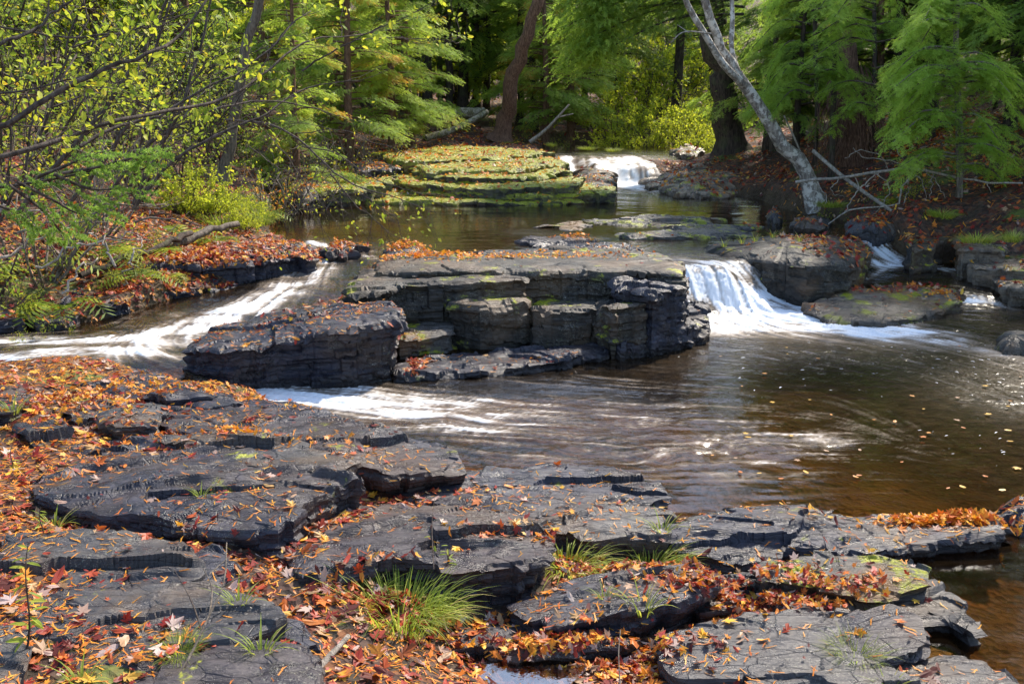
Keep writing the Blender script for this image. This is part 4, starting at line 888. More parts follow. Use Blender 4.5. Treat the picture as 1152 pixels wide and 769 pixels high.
# --- alder on the left: the limbs the photo shows
mbw = MB(); mbl = MB(); rs = np.random.RandomState(21)
limbs = [
 ([(-90,165,5.2),(0,143,5.4),(60,112,5.5),(115,82,5.7),(170,62,5.8),(205,45,6),(242,-5,6.2)], .020, .006, 55),
 ([(-60,190,5.6),(20,172,5.8),(70,158,6),(130,138,6.2),(200,122,6.6),(255,112,7),(300,84,7.4),(345,52,7.8),(405,45,8.2)], .018, .005, 40),
 ([(90,165,6.4),(130,142,6.6),(180,128,6.8),(230,96,7),(275,80,7.2),(320,40,7.5),(345,18,7.8)], .012, .004, 22),
 ([(20,240,8),(60,190,8),(110,130,8),(150,70,8),(175,20,8),(192,-30,8)], .022, .010, 22),
 ([(60,250,8.6),(110,190,8.6),(150,130,8.6),(172,70,8.6),(200,0,8.6)], .020, .010, 18),
 ([(150,230,9),(180,165,9),(205,110,9),(225,50,9.2),(240,-10,9.3)], .018, .009, 14),
 ([(110,240,9),(160,170,9),(230,130,9.1),(280,118,9.4),(330,118,9.8),(380,130,10)], .016, .005, 5),
 ([(150,235,9.6),(200,175,9.6),(262,140,9.8),(300,125,10),(340,100,10.4),(400,92,10.6)], .018, .005, 8),
 ([(255,135,11.5),(300,140,11),(335,160,10.6),(370,195,10.2),(405,216,9.9),(440,224,9.8),(482,238,9.7)], .014, .003, 10),
 ([(372,196,10.2),(395,222,10),(420,245,9.9),(452,272,9.8)], .008, .002, 5),
 ([(340,165,10.5),(375,172,10.3),(420,200,10.2),(460,214,10.1),(490,226,10)], .007, .002, 8),
 ([(405,216,9.9),(425,232,9.9),(447,250,9.9),(455,268,9.8)], .006, .002, 4),
 ([(300,150,11),(330,185,10.6),(345,225,10.4),(352,255,10.3)],.006,.002,5),
 ([(380,200,10.1),(385,230,10),(398,262,9.9)],.004,.0015,4),
 ([(430,224,9.8),(436,250,9.8),(430,268,9.8)],.004,.0015,4),
 ([(330,150,10.8),(380,150,10.6),(440,170,10.5),(500,205,10.4)],.006,.002,8),
 ([(280,165,11.4),(320,190,11),(360,200,10.8)],.006,.002,3),
 ([(-20,60,5),(40,30,5.2),(75,5,5.3),(110,-20,5.4)], .010, .004, 20),
 ([(340,80,9),(376,55,9),(430,28,9),(500,-6,9)], .009, .003, 14),
 ([(400,45,8.2),(440,43,8.4),(490,46,8.6),(520,40,8.8)], .004, .002, 10),
 ([(330,25,8),(300,60,8),(285,95,8),(240,150,8)], .008, .003, 8),
 ([(-40,110,7),(50,95,7),(140,60,7.2),(190,10,7.4)], .009, .004, 26),
 ([(-40,20,7),(60,40,7),(150,30,7.2),(230,-5,7.4)], .009, .004, 26),
 ([(0,250,7.5),(30,180,7.5),(50,100,7.6),(55,0,7.8)], .011, .006, 16),
]
for pts, r0, r1, nl in limbs:
    p = smooth_path(P2(pts), 22); p[3:] += np.cumsum(rs.randn(19, 3)*.008, 0); tube(mbw, p, np.linspace(r0, r1, 22), 6)
    L = np.linalg.norm(p[-1]-p[0]); leafy = nl > 9
    for j in range(int(L*4)+2):
        i = rs.randint(3, 22); t = norm(p[min(i, 21)]-p[i-1]); s = norm(np.cross(t, rs.randn(3)))
        up = .2 if leafy else -.35
        grow(mbw, mbl, p[min(i, 21)], t*.7+s*.7+np.array([0, 0, up]), (.22+.35*rs.rand())*(p[i-1][1]/7), max(r1*.6, .0025), 1 if rs.rand() < .6 else 0, rs, .052 if leafy else .042, int(4+nl*.12) if leafy else rs.choice([0, 0, 3]), (.25, .9), .35, up=-.05 if not leafy else .1, nch=(1, 3))
e = link('alder', None, None, 'alder with long dark limbs and yellow green leaves reaching over the left bank', 'shrub'); o = P(20,240,8); e.location = o
link('branches', mbw.mesh('alder_branches', M_twig, True, origin=o), e); link('leaves', mbl.mesh('alder_leaves', M_yleaf, False, origin=o), e)
# --- shrubs
def sh_(seed, **k):
    w_, l_ = shrub(seed, **k); return w_, l_
SH = []
for i, (m, kw) in enumerate([(M_yleaf, dict(h=1.7, stems=8, spread=.45, lsize=.052, nleaf=8, tone=(.0,.85), depth=2)), (M_yleaf, dict(h=1.3, stems=9, spread=.6, lsize=.045, nleaf=10, tone=(.2,.95), depth=2)), (M_brush, dict(h=1.3, stems=14, spread=.6, lsize=.07, nleaf=18, tone=(.2,1), depth=2)),
                           (M_litter, dict(h=.7, stems=6, spread=.5, lsize=.05, nleaf=8, tone=(.35,.8), depth=1)), (M_yleaf, dict(h=1.4, stems=9, spread=.7, lsize=.04, nleaf=2, tone=(.3,1), depth=2, wig=.5))]):
    w_, l_ = shrub(40+i, **kw); SH.append((w_.mesh('shrub_stems', M_twig if i != 4 else M_greybark, True), l_.mesh('shrub_leaves', m)))
def put_shrub(k, label, px, py, Y, sc, group=None, rz=None, name='leafy_shrub'):
    w_, l_ = SH[k]
    return make_tree(name, label, 'shrub', [('stems', w_), ('leaves', l_)], base_at(px, py, Y), rz if rz is not None else (px*1.7+Y) % 6.28, sc, group)
left_sh = [(4,40,240,9.5,1.0),(0,-30,235,9,.8),(4,110,225,11.,1.1),(0,150,205,13,1.0),(0,10,200,12,1.5),(1,75,195,13,1.4),(0,150,190,14,1.4),(0,205,200,14.5,1.1),(1,120,170,16,1.6),(0,40,160,17,1.8),(1,-20,180,11,1.4),(0,195,160,17.5,1.5),(0,-10,150,19,2.),(1,90,140,20,2.),(0,170,140,21,1.9),(1,250,170,18,1.2),(0,290,165,19,1.1),(1,230,140,22,1.5)]
for i, (k, px, py, Y, sc) in enumerate(left_sh): put_shrub(k, 'green and yellow leaved shrub in the thicket of the left bank', px, py, Y, sc, 'shrubs of the left bank thicket')
for i, (px, py, Y, sc) in enumerate([(300,185,14.8,.9),(345,178,16,.9),(385,172,18,.9),(425,168,20,.8),(320,170,17,1.),(360,165,19,1.)]): put_shrub(4, 'nearly bare tangle of grey twigs on the far left bank', px, py, Y, sc, 'bare twig shrubs below the cedar', name='bare_shrub')
for i, (px, py, Y, sc) in enumerate([(730,160,26.5,.85),(700,150,28,1.),(755,150,28,1.),(775,162,26,.8),(670,145,30,1.),(790,140,29,1.),(715,140,31,1.3),(680,163,26,.45),(810,170,25,.5),(750,130,33,1.5)]): put_shrub(2, 'sunlit yellow green brush at the head of the stream', px, py, Y, sc, 'sunlit brush behind the back fall', name='sunlit_brush')
for i, (x, y) in enumerate(US):
    w_, l_ = SH[[1, 2][i % 2]]; make_tree('leafy_shrub', 'leafy understory shrub among the trunks at the back', 'shrub', [('stems', w_), ('leaves', l_)], (x, y, zg(x, y)-.05), i*1.1, 1.5+(i % 5)*.35, 'understory shrubs at the back')
for i, (px, py, Y, sc) in enumerate([(590,158,26,.4),(620,160,26,.35),(560,150,28,.4),(640,162,26,.4),(480,155,26,.5),(520,150,27,.3),(450,165,24,.5)]): put_shrub(1, 'low green brush beside the leaning trunk and fallen logs', px, py, Y, sc, 'low brush at the head of the pool')
put_shrub(3, 'small shrub of orange leaves on the shore by the grey trunk', 300, 200, 15, .9, name='orange_shrub')
put_shrub(3, 'small orange leaved shrub above the twig tangle', 330, 140, 17, 1.1, name='orange_shrub')
put_shrub(1, 'small yellow green plant at the foot of the leaning birch', 925, 222, 15.2, .35)
put_shrub(1, 'low yellow leaved plant under the dead branch', 1030, 190, 14, .4)
put_shrub(2, 'grassy yellow green bush at the foot of the grey trunk', 235, 225, 13.2, .42, name='sunlit_brush')
put_shrub(2, 'yellow green bush hanging at the water edge of the left bank', 275, 245, 12.8, .3, name='sunlit_brush')
put_shrub(2, 'yellow green bush left of the grey trunk', 205, 215, 13.0, .5, name='sunlit_brush')
for i, (px, py, Y, sc) in enumerate([(120,285,9.6,.22),(155,275,10,.25),(60,300,8.8,.25),(20,320,8.4,.22),(10,270,9.0,.35),(90,262,10.2,.35),(180,262,11,.25),(30,345,8.2,.16)]): put_shrub(1, 'small leafy seedling among red leaves on the left bank', px, py, Y, sc, 'seedlings on the left bank')
# ferns
def fern(seed):
    rs = np.random.RandomState(seed); mb = MB()
    for i in range(11):
        az = rs.rand()*2*PI; L = .35+.25*rs.rand(); u = np.linspace(0, 1, 12); d = np.array([math.cos(az), math.sin(az)])
        pts = np.stack([d[0]*L*u, d[1]*L*u, L*(1.1*u-1.0*u*u)], 1); tube(mb, pts, np.linspace(.004, .0015, 12), 3, a=.3)
        s_ = np.array([-d[1], d[0], 0.]); tone = .2+.6*rs.rand()
        for k in range(1, 12):
            for sg in (-1, 1):
                l = L*.34*math.sin(PI*min(1, .18+.82*(1-u[k])))+.01; p_ = pts[k]; t_ = norm(pts[k]-pts[k-1]); e_ = p_+s_*sg*l+t_*l*.35-np.array([0, 0, l*.25]); m_ = (p_+e_)/2
                mb.add([p_, m_+t_*.012, e_, m_-t_*.012], [[0, 1, 2, 3]], None, tone)
    return mb.mesh('fern_fronds', M_yleaf)
FM = [fern(1), fern(2), fern(3)]
for i, (px, py, Y, sc) in enumerate([(110,262,10.2,1.),(150,280,9.8,.8),(170,262,10.8,.9),(60,280,9.2,1.),(20,300,8.6,.9),(210,245,12,.9),(90,300,8.9,.7),(30,260,9.6,1.1),(135,300,9.3,.6),(240,262,11.8,.7),(5,330,8.3,.7),(185,285,10,.5),(290,235,14,.8),(1060,240,13.2,.6),(1120,225,14,.8),(1000,215,14.6,.6)]):
    b_ = base_at(px, py, Y); o_ = link('fern', FM[i % 3], None, 'yellow green fern growing among red leaves on the '+('left' if px < 500 else 'right')+' bank', 'fern', 'ferns on the '+('left' if px < 500 else 'right')+' bank'); o_.location = b_; o_.scale = (sc,)*3; o_.rotation_euler = (0, 0, i*1.1)
# --- dead wood
def stick(name, label, paths, mat, cat='branch', n=14, jag=.15, wob=0, seed=0):
    mb = MB(); rs = np.random.RandomState(seed); o = P(*paths[0][0][0])
    for pts, r0, r1 in paths:
        p = smooth_path(P2(pts), n)
        if wob: p[1:-1] += rs.randn(n-2, 3)*wob
        tube(mb, p, np.linspace(r0, r1, n), 8, jag=jag)
    ob = link(name, mb.mesh(name, mat, True, origin=o), None, label, cat); ob.location = o
db = [([(895,205,14.6),(940,200,14.3),(985,195,14),(1030,188,13.8),(1075,200,13.6),(1110,205,13.4),(1150,206,13.2)],.022,.012),
 ([(1030,188,13.8),(1015,212,13.7),(1008,230,13.6),(960,235,13.7),(932,252,13.8)],.014,.008),([(985,195,14),(965,215,14),(950,238,14)],.010,.005),
 ([(1030,188,13.8),(1042,180,13.8),(1060,170,13.8)],.010,.004),([(1020,192,13.8),(1022,212,13.8),(1015,232,13.8),(1020,240,13.8)],.009,.004),([(1050,195,13.7),(1047,215,13.7),(1043,238,13.7)],.008,.003),
 ([(1030,188,13.8),(1000,180,13.7),(975,178,13.7),(960,166,13.7)],.008,.003),([(945,199,14.3),(935,215,14.3),(950,222,14.3)],.007,.003),([(1025,190,13.8),(1038,205,13.8),(1042,225,13.8),(1030,238,13.8)],.008,.003),([(1075,200,13.6),(1090,190,13.6),(1100,196,13.6)],.006,.003),([(915,203,14.5),(930,222,14.4),(918,240,14.4)],.008,.004),([(960,198,14.2),(975,220,14.1),(1000,225,14)],.008,.003),([(1000,193,14),(990,175,13.9),(965,170,13.9),(950,178,13.9)],.007,.003),([(1042,190,13.8),(1060,215,13.7),(1064,240,13.7)],.007,.003),([(1110,205,13.4),(1118,225,13.4),(1108,240,13.4)],.006,.003),([(985,195,14),(1000,210,13.9),(992,232,13.9),(975,245,13.9)],.009,.003),([(1030,188,13.8),(1010,172,13.7),(1015,155,13.7)],.007,.003)]
stick('dead_branch', 'pale twisted dead branch lying along the right bank', db, M_dead, wob=.01)
stick('fallen_pole', 'long pale pole slanting from the birch down to the right shelf', [([(915,170,15.4),(950,200,14.8),(1000,235,13.8),(1045,262,13)],.03,.022)], M_dead)
stick('thin_dead_stem', 'thin dead stem leaning beside the foot of the birch', [([(882,130,16),(900,170,15.8),(916,215,15.6)],.012,.016)], M_dead)
stick('bare_pale_branch', 'bare pale branch poking out left of the birch fork', [([(800,38,14.5),(770,36,14.5),(755,48,14.5)],.012,.006),([(775,37,14.5),(762,28,14.5)],.008,.004)], M_dead)
stick('fallen_log', 'pale weathered log lying on the left bank above the dark ledge', [([(150,300,10.9),(190,278,11.2),(225,262,11.6),(268,252,12.1)],.05,.035)], M_greybark, 'log', jag=.5, wob=.012)
stick('fallen_log', 'dark rotten log crossing behind the weathered one', [([(90,310,9.6),(140,290,10.2),(180,276,10.8),(215,262,11.4)],.03,.035)], M_bark, 'log', jag=.3, wob=.015)
stick('mossy_log', 'mossy log lying flat behind the far slope', [([(468,132,26.5),(500,129,26.6),(545,127,26.8)],.17,.14)], M_log, 'log', jag=.2)
stick('leaning_log', 'pale log leaning up from the far slope to the trunks', [([(478,156,24.6),(510,146,25.2),(548,126,26.2)],.09,.07)], M_log, 'log', jag=.2)
stick('grey_snag', 'grey forked snag leaning at the right of the leaning trunk', [([(596,160,24.5),(615,145,24.5),(640,118,24.5)],.05,.02),([(628,132,24.5),(645,128,24.5)],.02,.01)], M_dead)
for i, (a, b, c, d, e_) in enumerate([(20,262,120,250,8.6),(0,290,85,255,8.2),(40,300,150,262,9),(60,235,190,230,10),(130,300,105,262,8.8),(0,238,60,243,8.),(150,250,230,255,11),(70,330,110,290,8.6),(140,320,160,270,9.5)]):
    stick('dry_twig', ['long dry twig crossing the left bank under the spruce','dry twig slanting at the left edge of the bank','dry twig rising towards the rotten log','dry twig lying high on the left bank','short dry twig upright on the left bank','dry twig under the spruce bough at the edge','dry twig near the grassy bush of the left bank','dark twig leaning low on the left bank','dark twig leaning against the rotten log'][i], [([(a,b,e_),((a+c)/2,(b+d)/2-6,e_+.1),(c,d,e_+.3)],.012,.005)], M_dead if i % 3 else M_greybark, 'twig', wob=.02, seed=i)

tick('d')
# ------------------------------------------------------------------ leaf litter, grass, moss
bpy.context.view_layer.update()
DG = bpy.context.evaluated_depsgraph_get()
from mathutils.bvhtree import BVHTree
def world_bvh():
    Vs, Ps = [], []; n = 0
    for o in S.objects:
        if o.type != 'MESH' or o.name.split('.')[0] not in SOLID: continue
        me = o.data; v = np.empty(len(me.vertices)*3, np.float32); me.vertices.foreach_get('co', v); v = v.reshape(-1, 3)+np.array(o.location)
        q = np.empty(len(me.loops), np.int32); me.loops.foreach_get('vertex_index', q)
        Vs.append(v); Ps.append(q.reshape(-1, 4)+n); n += len(v)
    return BVHTree.FromPolygons(np.concatenate(Vs).tolist(), np.concatenate(Ps).tolist(), epsilon=0.)
SOLID = {'forest_ground', 'shore_rock', 'slate_ledge', 'bank_stone', 'island_rock', 'mossy_ledge', 'stream_rock'}
BV = world_bvh()
DN = Vector((0, 0, -1))
def drop(x, y):
    h = BV.ray_cast(Vector((x, y, 30.)), DN); return h[0], h[1]
# height map of the near ground for finding the hollows
hx = np.arange(-4.2, 4.2, .03); hy = np.arange(2.4, 9.2, .03); HM = np.zeros((len(hy), len(hx)))
for j, y in enumerate(hy):
    for i, x in enumerate(hx): HM[j, i] = BV.ray_cast(Vector((x, y, 5.)), DN)[0].z
LOW = blur(blur(HM, 5), 5)-HM
def lowness(x, y): return bil(LOW, hx[0], hy[0], .03, np.array([[x]]), np.array([[y]]))[0, 0]
def maple(lobes=True, seed=0, curl=.12):
    rs = np.random.RandomState(seed); R = []; 
    key = [(0,.10),(18,.62),(28,.42),(48,.85),(60,.52),(75,.72),(90,1.0)] if lobes else [(0,.35),(25,.45),(50,.62),(75,.8),(90,1.0)]
    A = [(-90, .22)]+[(-40, .35)]+[(-20,.60),(-8,.35)]+key if lobes else [(-90,.45),(-45,.42)]+key
    A = A+[(180-a, r) for a, r in A[::-1][1:-1]]
    V = [[0, 0, 0]]
    for a, r in A:
        t = math.radians(a); r = r*(1+.12*rs.randn()*.5); V.append([r*math.cos(t)*(1 if lobes else .62), r*math.sin(t), 0])
    V = np.array(V)*.5; V[1:, 2] = curl*(np.linalg.norm(V[1:, :2], axis=1)*2)**2*(.4+rs.randn(len(V)-1)*.5)*.5
    n = len(V)-1; return V, np.array([[0, i+1, (i+1) % n+1] for i in range(n)])
LT = [maple(True, 1), maple(True, 2, .25), maple(False, 3), maple(False, 4, .3), maple(True, 5, .4)]
def flake():
    V = []; T = []; rs = np.random.RandomState(2)
    for i in range(5):
        a = rs.uniform(-1, 1)*.9; p = np.array([i*.17, 0, 0]); d = np.array([math.cos(a), math.sin(a), .1*rs.randn()]); s = np.array([-d[1], d[0], 0])*.055; b = len(V)
        V += [p-s, p+s, p+d*.42]; T.append([b, b+1, b+2])
    return np.array(V)-np.array([.4, 0, 0]), np.array(T)
FL = flake()
class Lit:
    def __init__(s): s.k = {}
    def put(s, t, p, n, size, tone, rs, tilt=.25, lift=.006):
        s.k.setdefault(t, []).append((p[0], p[1], p[2]+lift, n[0]+rs.randn()*tilt, n[1]+rs.randn()*tilt, n[2], size, tone, rs.rand()*6.28))
    def build(s, name, label, cat, mat):
        mb = MB()
        for t, L in s.k.items():
            A = np.array(L); Z = norm(A[:, 3:6]); h = np.stack([np.cos(A[:, 8]), np.sin(A[:, 8]), 0*A[:, 8]], 1); X = norm(h-Z*(h*Z).sum(1)[:, None]); Y = np.cross(Z, X)
            tp = FL if t == 9 else LT[t]
            scatter(mb, tp[0], None, A[:, :3], X, Y, Z, A[:, 6], A[:, 7], tT=tp[1])
        return link(name, mb.mesh(name, mat), None, label, cat, kind='stuff')
def over_water(x, y, z):
    Xa = np.array([[x]]); Ya = np.array([[y]])
    return z < bil(W, gx0, gy0, gs, Xa, Ya)[0, 0]+.01 and bil(blur_w, gx0, gy0, gs, Xa, Ya)[0, 0] > .05
blur_w = blur(wet, 2)
lit = Lit(); rs = np.random.RandomState(77)
singles = []
def tone_for(x, y, near):
    u = rs.rand()
    if near == 'needle': return rs.choice([.40,.48,.55,.6,.3], p=[.3,.3,.2,.1,.1])+rs.rand()*.05
    if near == 'red': return np.clip(rs.choice([.02,.1,.2,.3,.42,.55,.8,.9,.7], p=[.2,.2,.18,.1,.06,.04,.09,.09,.04])+rs.randn()*.03, 0, 1)
    return np.clip(rs.choice([.03,.14,.28,.4,.52,.62,.7,.82,.93], p=[.20,.15,.14,.10,.09,.09,.06,.09,.08])+rs.randn()*.03, 0, 1)
pn = lambda x, y, f, s: float(fbm(np.array([x*f]), np.array([y*f]), s, 3)[0])
# near bank
N = 150000
X_ = rs.uniform(-4.1, 4.1, N); Y_ = rs.uniform(2.6, 8.6, N)
LW = bil(LOW, hx[0], hy[0], .03, X_, Y_); PT = fbm(X_*1.1, Y_*1.1, 3, 3); LB = sstep(-1.2, -3.2, X_); RED = fbm(X_*.5, Y_*.5, 9, 3)
ND = rs.rand(N) < np.where(LW < .015, .72, .35)
BASE = bil(HM, hx[0], hy[0], .03, X_, Y_); ONG = BASE-zground(X_, Y_) < .025
PR = np.where(ND, .03+.20*sstep(-.1, .5, PT)+.45*sstep(.0, .04, LW)+.10*LB, .015+.75*sstep(.0, .07, LW)+.12*sstep(.05, .4, PT)+.08*LB)
PR = np.where(ONG, np.maximum(PR, np.where((Y_ > 5.6) & (X_ < -1.3), .48, .55)), PR); KEEP = (rs.rand(N) < PR) & (np.abs(X_) < Y_*.56+.3) & (BASE > bil(W, gx0, gy0, gs, X_, Y_)*(bil(blur_w, gx0, gy0, gs, X_, Y_) > .05)+.01-9*(bil(blur_w, gx0, gy0, gs, X_, Y_) <= .05))
for k in np.nonzero(KEEP)[0]:
    x, y = X_[k], Y_[k]; p, n = drop(x, y)
    if p is None or n.z < .35: continue
    if ND[k]: lit.put(9, p, n, .022+.04*rs.rand(), tone_for(x, y, 'needle'), rs, .2, .004)
    else:
        sz = .028+.085*rs.rand()**2; t = tone_for(x, y, 'red' if RED[k] > .05 else 'mix'); tp = rs.choice([0, 1, 2, 3, 4])
        if y < 5.6 and sz > .065 and len(singles) < 6000: singles.append((tp, p.x, p.y, p.z, n, sz, t))
        else: lit.put(tp, p, n, sz, t, rs, .2, .005+.010*rs.rand())
# the largest in view become leaves of their own
singles.sort(key=lambda s: -s[5]/s[2])
own, rest = [], []
for s in singles:
    (own if len(own) < 300 else rest).append(s)
for tp, x, y, z, n, sz, t in rest: lit.put(tp, (x, y, z), n, sz, t, rs, .3, .010)
AUTC = [(0,(.10,.018,.012),'dark red'),(.14,(.34,.04,.02),'red'),(.28,(.44,.12,.03),'rust coloured'),(.42,(.60,.19,.03),'orange'),(.55,(.70,.30,.04),'bright orange'),(.68,(.75,.45,.05),'yellow'),(.80,(.50,.33,.2),'tan'),(.93,(.58,.46,.42),'pale pinkish')]
LM = [mesh('leaf', *LT[i][:1], [LT[i][1]], M_leafobj) for i in range(5)]
def region(x, y):
    u = x/y
    a = 'left edge of near bank' if u < -.33 else 'left half of near bank' if u < -.15 else 'middle of near bank' if u < .12 else 'right half of near bank'
    return ('at the very front,' if y < 3.6 else 'on the' if y < 4.6 else 'by the water,')+' '+a
def one_leaf(tp, p, n, sz, c, nm, label, group, tilt=.3, lift=.012, cat='leaf'):
    o = link('fallen_leaf', LM[tp], None, label, cat, group)
    Zv = Vector((n[0]+rs.randn()*tilt, n[1]+rs.randn()*tilt, n[2])).normalized()
    q = Zv.to_track_quat('Z', 'Y'); from_rot = q.to_matrix().to_4x4()
    from mathutils import Matrix
    o.matrix_world = Matrix.Translation(Vector(p)+Vector((0, 0, lift))) @ from_rot @ Matrix.Rotation(rs.rand()*6.28, 4, 'Z') @ Matrix.Scale(sz, 4)
    o.color = (*c, 1); return o
for tp, x, y, z, n, sz, t in own:
    a, c, nm = min(AUTC, key=lambda q: abs(q[0]-t)); kind = 'lobed' if tp in (0, 1, 4) else 'oval'
    v = 1+rs.randn()*.12
    one_leaf(tp, (x, y, z), n, sz*1.2, tuple(np.clip(np.array(c)*v, 0, 1)), nm, f'{nm} {kind} leaf lying {region(x, y)}', f'{nm} {kind} leaves {region(x, y)}')
lit.build('leaf_litter', 'orange needles and small autumn leaves strewn over the near ledges', 'leaf litter', M_litter)
# banks further off
lit = Lit()
def bank(n, x0, x1, y0, y1, mode, dens, size, needles=.3, zmin=None, seed=0):
    X_ = rs.uniform(x0, x1, n); Y_ = rs.uniform(y0, y1, n)
    ok = (np.abs(X_) < Y_*.56+.5) & (rs.rand(n) < dens*(.55+.9*fbm(X_*.8, Y_*.8, 4+seed, 3)))
    WZ = bil(W, gx0, gy0, gs, X_, Y_); WB = bil(blur_w, gx0, gy0, gs, X_, Y_)
    for k in np.nonzero(ok)[0]:
        x, y = X_[k], Y_[k]; p, nn = drop(x, y)
        if p is None or nn.z < .3 or (WB[k] > .05 and p.z < WZ[k]+.01) or (x > -2.9 and 7.7 < y < 9.5 and rs.rand() < .88): continue
        if rs.rand() < needles: lit.put(9, p, nn, size*1.1, tone_for(x, y, 'needle'), rs, .3, .006)
        else: lit.put(rs.randint(5), p, nn, size*(.7+.7*rs.rand()), tone_for(x, y, mode), rs, .45, .01+.02*rs.rand())
bank(26000, -7.5, -1.5, 7.8, 16, 'red', .75, .085)
bank(6000, -6.5, -2.2, 8.6, 10.8, 'red', .9, .08)
bank(5000, -4.5, -1.9, 9.5, 12.6, 'mix', .9, .08)
bank(9000, -6, 3.5, 15.5, 27, 'mix', .75, .10)
bank(26000, 3.2, 10, 11, 22, 'red', .7, .095)
bank(9000, -8, 12, 22, 36, 'red', .6, .15)
bank(1800, -1.6, 2.2, 8.6, 13.5, 'mix', .18, .05, .6)
bank(1800, 2.0, 5.5, 9.5, 13.0, 'mix', .3, .06, .4)
bank(1500, 1.3, 3.5, 4.5, 6.2, 'mix', .25, .06, .4)
def heap(px, py, z, w_, h_, n, mode='mix', sz=.07, zr=.06, flt=False):
    for k in range(n):
        a, b = rs.randn()*w_*.45, rs.randn()*h_*.45; g = G(px+a, py+b, z); p, nn = drop(g[0], g[1])
        if p is None: continue
        zl = bil(W, gx0, gy0, gs, np.array([[g[0]]]), np.array([[g[1]]]))[0, 0] if py < 560 else -9
        if zl > -9 and p.z < zl+.005 and not flt: continue
        lit.put(rs.randint(5), (p.x, p.y, max(p.z, zl+.005)+rs.rand()*zr*math.exp(-(a/w_*1.3)**2-(b/h_*1.3)**2)), nn, sz*(.6+.8*rs.rand()), tone_for(0, 0, mode) if mode != 'orange' else rs.choice([.3,.42,.5,.56,.62]), rs, .5, .008)
heap(452, 275, .55, 60, 9, 420, 'orange', .07, .09); heap(388, 268, .56, 36, 6, 160, 'orange', .07, .06); heap(500, 287, .69, 130, 5, 480, 'orange', .06, .03); heap(640, 286, .69, 120, 5, 200, 'orange', .05, .01); heap(520, 190, .85, 190, 22, 700, 'orange', .09, .02); heap(430, 197, .75, 90, 14, 300, 'orange', .09, .02)
heap(665, 264, .52, 50, 4, 160, 'orange', .07, .05); heap(700, 277, .52, 60, 3, 100, 'orange', .06); heap(600, 280, .56, 200, 5, 300, 'orange', .05, .01)
heap(1065, 577, .12, 90, 7, 420, 'orange', .06, .05); heap(1030, 322, .16, 42, 6, 120, 'red', .07, .04); heap(1062, 328, .16, 24, 5, 60, 'orange', .06, .03)
heap(250, 284, .66, 190, 9, 900, 'red', .075, .04); heap(170, 298, .5, 80, 5, 120, 'red', .07, .02)
heap(860, 670, .08, 140, 26, 900, 'mix', .06, .03); heap(700, 640, .1, 180, 12, 330, 'mix', .06, .02); heap(640, 735, .08, 200, 22, 600, 'mix', .06, .02)
heap(330, 212, .5, 80, 4, 300, 'mix', .09, .02, True); heap(330,232,.452,70,3,180,'orange',.09,.0, True)
heap(200, 430, .3, 190, 14, 260, 'orange', .055, .02); heap(290, 500, .3, 90, 12, 200, 'orange', .055, .02); heap(430, 690, .15, 80, 25, 150, 'red', .08, .03); heap(80, 450, .35, 120, 30, 400, 'mix', .06, .02)
heap(560, 160, 1.0, 160, 5, 200, 'mix', .1)
lit.build('bank_leaf_litter', 'red and orange fallen leaves covering the banks and forest floor', 'leaf litter', M_litter)
# --- floating leaves and foam flecks
rs2 = np.random.RandomState(5)
for k in range(46):
    px, py = (rs2.uniform(800, 1150), rs2.uniform(385, 560)) if k < 55 else (rs2.uniform(470, 800), rs2.uniform(430, 520))
    g = G(px, py, .02); t = rs2.choice([.42, .55, .68, .68, .8]); a, c, nm = min(AUTC, key=lambda q: abs(q[0]-t)); tp = rs2.choice([2, 3, 0])
    o = one_leaf(tp, (g[0], g[1], .012), (0, 0, 1), rs2.uniform(.04, .075), c, nm, f'{nm} {"oval" if tp else "lobed"} leaf afloat on the brown pool', f'{nm} {"oval" if tp else "lobed"} leaves afloat on the pool', .04, .006)
    o.scale = (o.scale[0]*1.4, o.scale[1]*.9, o.scale[2]*.3)
fk = MB(); n = 620; rs2.seed(4)
ang = rs2.uniform(-1.4, 1.2, n); rad = rs2.normal(1.0, .22, n); c = G(930, 440, 0)
fx = np.concatenate([c[0]+rad[:400]*2.0*np.cos(ang[:400])*1.0, np.array([G(rs2.uniform(790, 1150), rs2.uniform(372, 460), 0)[0] for _ in range(220)])]); fy = np.concatenate([c[1]+rad[:400]*1.5*np.sin(ang[:400]), np.array([G(600, rs2.uniform(372, 450), 0)[1] for _ in range(220)])])
dx = norm(np.stack([(fy-c[1])*1.3+.25, -(fx-c[0])+.0*fx, 0*fx], 1)); Yv = np.cross([0, 0, 1.], dx); Zv = np.tile([0, 0, 1.], (n, 1))
fl = (np.array([[-.5, 0, 0], [-.2, .22, .06], [.25, .2, .08], [.6, 0, 0], [.2, -.2, .07], [-.25, -.2, .05]]), np.array([[0, 5, 1], [1, 5, 4], [1, 4, 2], [2, 4, 3]]))
ln = rs2.gamma(2., .010, n)*(rs2.rand(n) < .3)+.003
scatter(fk, fl[0], None, np.stack([fx, fy, 0*fx+.014], 1), dx, Yv*.5, Zv, np.clip(ln, .002, .045), 0*ln, tT=fl[1])
t = NT('foam'); link('foam_flecks', fk.mesh('foam_flecks', t.out(t.bsdf((.8, .82, .84), .5))), None, 'white foam flecks drifting round the brown pool', 'foam', kind='stuff')
